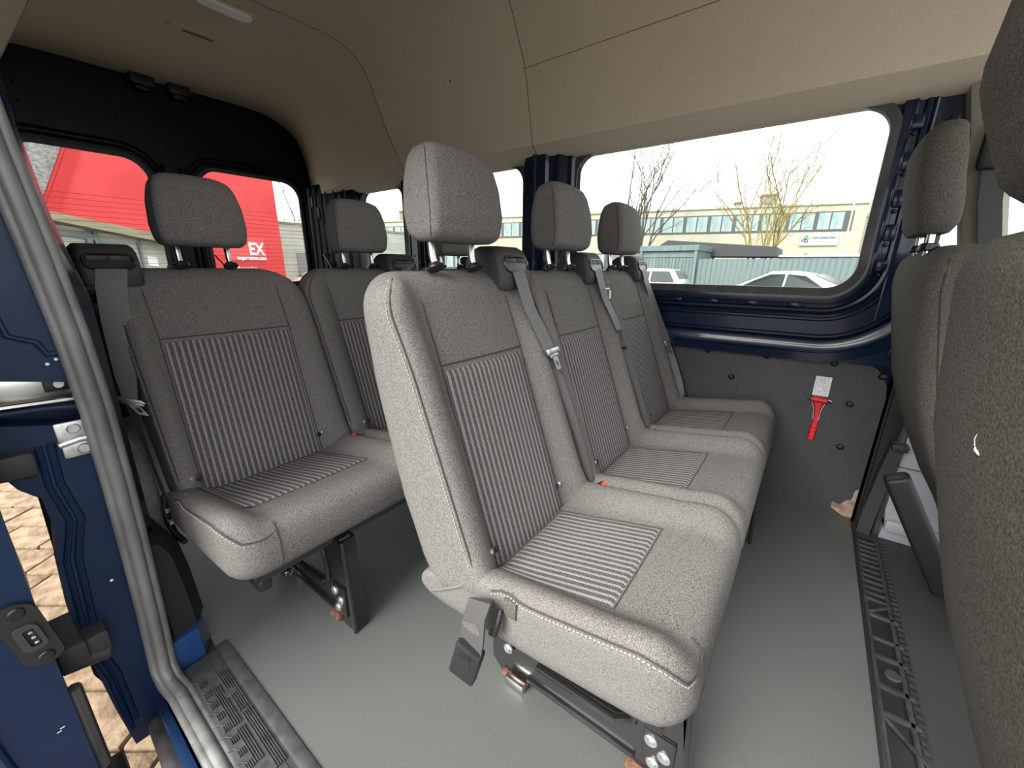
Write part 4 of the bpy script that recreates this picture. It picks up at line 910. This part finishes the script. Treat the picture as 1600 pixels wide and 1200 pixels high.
# sign on the office wall
def text(body, size, loc, xdir, ndir, material, parent, name='lettering', align='LEFT', shear=0, ext=.004, bold=0):
    cu = bpy.data.curves.new(name, 'FONT'); cu.body = body; cu.size = size; cu.extrude = ext; cu.align_x = align; cu.shear = shear; cu.offset = bold
    cu.materials.append(M[material]); o = bpy.data.objects.new(name, cu); C.objects.link(o)
    x = Vector(xdir).normalized(); n = Vector(ndir).normalized(); y = n.cross(x)
    mt = Matrix((x, y, n)).transposed().to_4x4(); mt.translation = Vector(loc)
    me = o.to_mesh().copy(); o.to_mesh_clear(); bpy.data.objects.remove(o); o = bpy.data.objects.new(name, me); C.objects.link(o); o.parent = parent; o.matrix_local = mt; return o
sg = thing('company_sign', 'white company sign with grey and green loop logo on the cream office wall', 'sign', tuple(Vector(t.location)+bp(2.85, .06, 2.6)))
XR = -BD
def sp(a, z, n=0): return XR*a+Vector((0, 0, z))+BN*n
m_ = MB(); m_.loft([[sp(0, z), sp(2.35, z), sp(2.35, z, .05), sp(0, z, .05)] for z in (0, .86)]); m_.build('board', 'sign_white', sg, ang=0)
def loop(c, ang, col):
    P = []
    for i in range(20):
        a = 2*pi*i/20; u = .135+.11*cos(a); v = .085*sin(a); P.append(sp(c[0]+u*cos(ang)-v*sin(ang), c[1]+u*sin(ang)+v*cos(ang), .06))
    MB().tube(P, .026, 6, closed=True).build('logo_loop', col, sg)
for a, col in ((85, 'darkink'), (205, 'darkink'), (295, 'darkink')): loop((.34, .45), radians(a), col)
loop((.36, .48), radians(15), 'green')
text('DVB CONSULTING', .165, sp(.76, .48, .055), XR, BN, 'darkink', sg, shear=.15, bold=.006)
text('design services', .15, sp(.76, .25, .055), XR, BN, 'ink', sg)

# --- grey green shed and plank fence
t = thing('garden_shed', 'grey green flat roofed shed with a wide plank door', 'shed', (-6.4, 19, GZ))
m_ = MB().box((-1.5, .12, 0), (2.5, 3, 2.35)); m_.build('wall', 'shed', t, ang=0)
MB().box((-1.5, 0, 2.28), (2.55, 3.1, 2.52), .02).build('fascia', 'shed', t, ang=0)
for x in (-.05, 2.38): MB().box((x, .02, 0), (x+.12, .14, 2.3)).build('post', 'shed', t, ang=0)
MB().box((.1, .06, 2.0), (2.36, .12, 2.12)).build('lintel', 'shed', t, ang=0)
for k in range(15): MB().box((.12+k*.15, .07, 0), (.12+k*.15+.138, .11, 1.98), .008, 1).build('plank', 'shed', t, ang=0)
t = thing('plank_fence', 'tall grey green plank fence beside the shed', 'fence', (-3.85, 19.2, GZ))
pm = None
for k in range(46):
    if pm is None: o = MB().box((0, 0, 0), (.188, .03, 1.93), .006, 1).build('plank', 'shed', t, ang=0); pm = o.data
    else: o = bpy.data.objects.new('plank', pm); C.objects.link(o); o.parent = t
    o.location = (k*.195, random.uniform(-.006, .006), random.uniform(-.012, .012))
for z in (.4, 1.6): MB().box((0, .03, z), (9.0, .07, z+.1)).build('rail', 'shed', t, ang=0)
t = thing('carport_roof', 'dark flat carport roof behind the shed and fence', 'roof', (-6.7, 22, GZ))
MB().plate([(0, 2.55), (.6, 2.93), (5.5, 2.5), (5.5, 2.08), (0, 2.15)], [], (0, 0, 0), (1, 0, 0), (0, 0, 1), (0, 4, 0)).build('roof_edge', 'shed_dark', t, ang=0)
for x in (.2, 2.8, 5.3): MB().box((x, .1, 0), (x+.12, .22, 2.2)).build('post', 'shed_dark', t, ang=0)
t = thing('flat_roof_garage', 'low garage with gravel strewn flat roof behind the fence', 'garage', (-1.2, 24, GZ))
MB().box((0, .1, 0), (8, 4, 2.1)).build('wall', 'shed', t, ang=0)
MB().box((-.1, 0, 2.1), (8.1, 4.1, 2.2)).build('roof_edge', 'white', t, ang=0)
random.seed(5); m_ = MB()
for k in range(120):
    x, y = random.uniform(.1, 7.9), random.uniform(.1, 3.9); r = random.uniform(.05, .16); m_.dome((x, y, 2.2), (random.uniform(-.3, .3), random.uniform(-.3, .3), 1), r, r*.5, 6)
o = m_.build('roof_debris', 'debris', t); o['kind'] = 'stuff'
t = thing('street_lamp', 'tall thin street lamp before the cream office building', 'street lamp', (1.45, 30, GZ))
MB().tube([(0, 0, 0), (0, 0, 2.5), (.02, 0, 5.85)], [.07, .055, .035], 10).build('pole', 'zinc', t)
MB().loft([[(x, y, z) for y, z in ((-.12*k, 5.80+.02*x), (.12*k, 5.80+.02*x), (.08*k, 5.93+.02*x), (-.08*k, 5.93+.02*x))] for x, k in ((.06, .5), (-.1, 1), (-.5, 1), (-.62, .5))]).build('lamp_head', 'zinc', t)

# --- bare trees
def tree(name, label, loc, h, spread, stems, bark, seed, levels=4, lean=0):
    rnd = random.Random(seed); t = thing(name, label, 'tree', loc, 'bare trees')
    tr = MB(); tw = MB()
    def grow(p, d, L, r, lv):
        P = [p]; q = p; dd = d.copy()
        for k in range(4):
            dd = (dd+Vector((rnd.uniform(-.12, .12), rnd.uniform(-.12, .12), rnd.uniform(-.02, .10)))).normalized(); q = q+dd*L/4; P.append(q)
        (tr if lv >= levels-1 else tw).tube(P, [r, r*.86, r*.72, r*.6, r*.45], 5 if lv >= levels-1 else 3, caps=False)
        if lv <= 0: return
        nb_ = rnd.choice((3, 4, 4)) if lv > 1 else 3
        for k in range(nb_):
            f = .35+.65*(k+rnd.random())/nb_; i = min(int(f*4), 3); b = P[i].lerp(P[i+1], f*4-i)
            a = rnd.uniform(0, 2*pi); tilt = rnd.uniform(.35, .85)
            o_ = dd.orthogonal().normalized(); o_ = Matrix.Rotation(a, 3, dd) @ o_
            nd = (dd*cos(tilt)+o_*sin(tilt)*spread); nd.z = max(nd.z, .05); nd.normalize()
            grow(b, nd, L*rnd.uniform(.5, .72), r*.5, lv-1)
    for k in range(stems):
        a = 2*pi*k/max(stems, 1)+rnd.random(); d = Vector((cos(a)*.22*(stems > 1)+lean, sin(a)*.2*(stems > 1), 1)).normalized()
        grow(Vector((cos(a)*.12*(stems > 1), sin(a)*.12*(stems > 1), 0)), d, h*rnd.uniform(.5, .62), h*.0085, levels)
    tr.build('limbs', bark, t); o = tw.build('twigs', bark if bark != 'bark' else 'twig', t, ang=0); o['kind'] = 'stuff'
    return t
tree('bare_tree', 'dark bare tree with spreading limbs behind the grey green shed', (-9.4, 27, GZ), 10.2, .8, 5, 'bark', 4)
tree('bare_tree', 'yellowish lichen covered multi stem bare tree before the office sign', (-1.9, 24.2, GZ), 8.2, .9, 6, 'bark_yellow', 9)
tree('bare_tree', 'distant bare tree above the pale wall beside the red house', (-34, 15.5, GZ), 9, 1.0, 2, 'bark', 21)

# --- parked cars
def car(name, label, loc, rz, L, H, prof, side, group='parked cars'):
    """prof: (x, z) of the silhouette from the tail to the nose, side: list of side window outlines"""
    t = thing(name, label, 'car', loc, group, rz); W = .88
    zb = .28; rings = []
    for x, z in prof:
        zw = min(z, .92); taper = 1-.10*abs(2*x/L)**4
        inn = .0 if z <= .95 else .20*(z-.92)/(H-.92)+.02
        c = max(z-.06, zw)
        rings.append([(x, -W*taper, zb), (x, -W*taper*1.0, zb+.25), (x, -W*taper, zw*.98), (x, -(W-inn)*taper, c), (x, -(W-inn-.12)*taper, z), (x, (W-inn-.12)*taper, z), (x, (W-inn)*taper, c), (x, W*taper, zw*.98), (x, W*taper, zb+.25), (x, W*taper, zb)])
    MB().loft(rings).build('body', 'carwhite', t, ang=38)
    for q in side:
        for s in (-1, 1):
            P = []
            for x, z in q:
                taper = 1-.10*abs(2*x/L)**4; inn = .20*(z-.92)/(H-.92)+.02; P.append((x, s*((W-inn*max(0, (z-.90)/(H-.96)))*taper+.04-.02*max(0, (z-.95))), z))
            MB().add(P+[(a, b-s*.05, c) for a, b, c in P], [list(range(len(P))), list(range(len(P), 2*len(P)))[::-1]]).build('side_window', 'carglass', t, ang=0)
    def pane(i, j, nm):
        (x0, z0), (x1, z1) = prof[i], prof[j]; q = []
        for u in (.1, .9):
            x = x0+(x1-x0)*u; z = z0+(z1-z0)*u; inn = .20*(z-.92)/(H-.92)+.02; wv = W-inn-.14; q.append((x, wv, z))
        nx = Vector((-(z1-z0), 0, x1-x0)).normalized()*.012
        if nx.z < 0: nx = -nx
        A = [Vector((q[0][0], -q[0][1], q[0][2]))+nx, Vector((q[0][0], q[0][1], q[0][2]))+nx, Vector((q[1][0], q[1][1], q[1][2]))+nx, Vector((q[1][0], -q[1][1], q[1][2]))+nx]
        MB().add(A, [[0, 1, 2, 3]]).build(nm, 'carglass', t, ang=0)
    ii = [k for k, p in enumerate(prof) if p[1] > H-.14]
    pane(ii[0]-1, ii[0], 'rear_window'); pane(ii[-1]+1, ii[-1], 'windscreen')
    for x in (-L*.30, L*.31):
        for s in (-1, 1):
            MB().cyl((x, s*(W-.20), .32), (x, s*(W+.005), .32), .32, 20, bev=.03).cyl((x, s*(W+.0), .32), (x, s*(W+.012), .32), .20, 16).build('wheel', 'plastic', t)
    return t
sedan = [(-2.25, .45), (-2.22, .85), (-1.95, 1.02), (-1.55, 1.08), (-.80, 1.40), (-.3, 1.48), (.25, 1.46), (1.25, .98), (1.9, .88), (2.2, .72), (2.27, .45)]
suv = [(-2.2, .5), (-2.2, 1.0), (-2.12, 1.12), (-1.85, 1.48), (-1.4, 1.52), (.3, 1.52), (1.15, 1.06), (2.0, .94), (2.2, .75), (2.25, .45)]
sw = [[(-1.3, .97), (-.25, .97), (-.25, 1.38), (-.72, 1.34)], [(-.17, .97), (1.0, .97), (.62, 1.18), (.22, 1.37), (-.17, 1.38)]]
uw = [[(-1.95, 1.06), (-1.1, 1.06), (-1.1, 1.42), (-1.72, 1.42)], [(-1.0, 1.06), (-.1, 1.06), (-.1, 1.42), (-1.0, 1.42)], [(-.02, 1.06), (.95, 1.04), (.3, 1.42), (-.02, 1.42)]]
car('parked_car', 'white parked saloon with dark side glass before the plank fence', (-.25, 15.3, GZ), pi-.25, 4.5, 1.48, sedan, sw)
car('parked_car', 'white parked estate car before the grey green shed', (-5.55, 15.6, GZ), pi, 4.45, 1.52, suv, uw)
car('parked_car', 'white parked car low in the corner of the large side window', (2.95, 9.6, GZ), .05, 4.5, 1.48, sedan, sw)
car('parked_car', 'white parked car seen through the rear door window beside the red house', (-15.2, 8.75, GZ), pi/2, 4.5, 1.48, sedan, sw)

# --- red house with shop front behind the van
t = thing('red_house', 'red painted house with grey shingled roof and pale shop front behind the van', 'building', (-16.65, 1.15, GZ))
RD = Vector((-.4226, .9063, 0)); RN = Vector((.9063, .4226, 0))
O_ = Vector((0, 0, -GZ))
def rp(mb, poly, n0, th, holes=()): return mb.plate(poly, list(holes), O_+RN*n0, tuple(RD), (0, 0, 1), tuple(RN*th))
rp(MB(), [(0, 2.30), (2.4, 6.9), (8.6, 6.9), (8.6, GZ), (3.9, GZ), (3.9, 1.76), (2.77, 1.93)], -.3, .3).build('wall', 'redwall', t, ang=0)
rp(MB(), [(8.6, GZ), (8.6, 6.9), (8.59, 6.9), (8.59, GZ)], -6, 5.9).build('side_wall', 'redwall', t, ang=0)
rp(MB(), [(0, 2.30), (2.4, 6.9), (2.72, 6.9), (.30, 2.26)], -.02, .07).build('verge', 'redtrim', t, ang=0)
rp(MB(), [(-9, 2.30), (-.02, 2.30), (2.38, 6.9), (-9, 6.9)], -.35, .2).build('roof', 'shingle', t, ang=0)
rp(MB(), [(-9, 2.06), (0, 2.06), (3.9, 1.50), (3.9, 1.75), (2.77, 1.92), (0, 2.29), (-9, 2.29)], -.35, .55).build('soffit', 'soffit', t, ang=0)
rp(MB(), [(-9, GZ), (3.9, GZ), (3.9, 1.6), (0, 2.1), (-9, 2.1)], -.6, .2).build('shop_wall', 'shop', t, ang=0)
for a, b in ((1.02, 1.16), (1.22, 1.34), (-.35, -.2), (2.45, 2.52)): rp(MB(), [(a, GZ), (b, GZ), (b, 1.95), (a, 1.95)], -.40, .10).build('shop_frame', 'shopframe', t, ang=0)
rp(MB(), [(-.3, 1.78), (1.3, 1.62), (1.3, 1.76), (-.3, 1.94)], -.40, .09).build('shop_frame', 'shopframe', t, ang=0)
rp(MB(), [(1.40, .1), (1.95, .1), (1.95, 1.62), (1.40, 1.66)], -.40, .03).build('shop_window', 'pane', t, ang=0)
rp(MB(), [(2.05, .1), (2.4, .1), (2.4, 1.60), (2.05, 1.64)], -.40, .03).build('shop_window', 'shop', t, ang=0)
rp(MB(), [(2.66, .88), (2.98, .84), (2.98, 1.15), (2.66, 1.19)], -.39, .03).build('notice', 'white', t, ang=0)
sg = thing('opening_hours_sign', 'white lettering and opening hours painted on the red house wall', 'sign', tuple(Vector((-16.65, 1.15, 0))+RD*7.45+RN*.02))
def rtext(b_, size, s_, z, al='LEFT', bold=0.0): return text(b_, size, RD*s_+Vector((0, 0, z))+RN*.02, RD, RN, 'white', sg, align=al, ext=.006, bold=bold)
m_ = MB(); m_.plate([(-1.9, 1.10), (.06, 1.10), (.06, 2.05), (-1.9, 2.05)], [], RN*.0, tuple(RD), (0, 0, 1), tuple(RN*.012)); m_.build('panel', 'sign_red', sg, ang=0)
rtext('EX', .70, -.02, 1.36, 'RIGHT', .02)
rtext('ungszentrum.com', .22, .05, 1.14, 'RIGHT', .006)
rtext('Öffnungszeiten:', .19, -1.75, .72, 'LEFT', .004)
rtext('Mo - Fr:', .17, -1.75, .44); rtext('8.00 - 17.30 Uhr', .17, -1.0, .44); rtext('9.00 - 14.00 Uhr', .17, -1.0, .22)
# pale wall behind
t = thing('boundary_wall', 'pale block wall behind the red house', 'wall', (-26, 13, GZ))
MB().box((-.3, -6, 0), (0, 9, 3.95)).build('wall_face', 'shop', t, ang=0)
MB().box((-.4, -6, 3.95), (.08, 9, 4.07)).build('coping', 'soffit', t, ang=0)
MB().box((.0, -.6, 0), (.05, .8, 2.3)).build('gate', 'shopframe', t, ang=0)
for k in range(9): MB().box((-.005, -6, .4*k+.35), (.006, 9, .4*k+.365)).build('joint', 'soffit', t, ang=0)

# ------------------------------------------------------------------ labels of parts that look different from their thing
PL = {'striped_insert': 'dark insert with pale stripes', 'release_button': 'red release button', 'bare_patch': 'bare brown broken corner of the board', 'steel_tip': 'pointed steel tip',
      'post': 'bright metal headrest post', 'rusty_anchor': 'rusty brown floor anchor', 'hanging_buckle': 'black buckle hanging on its strap', 'belt_tongue': 'metal belt tongue',
      'belt_tag': 'small white tag on the belt', 'chimney': 'brown brick chimney', 'contact_plate': 'black contact plate with three metal pins', 'scuff': 'small white scuff mark',
      'slide_rail': 'bright metal slide rail', 'lens': 'pale lamp lens', 'soffit': 'beige band under the red wall'}
for ob in list(bpy.data.objects):
    nm = ob.name.split('.')[0]
    if ob.parent is not None and nm in PL and 'label' not in ob: ob['label'] = PL[nm]
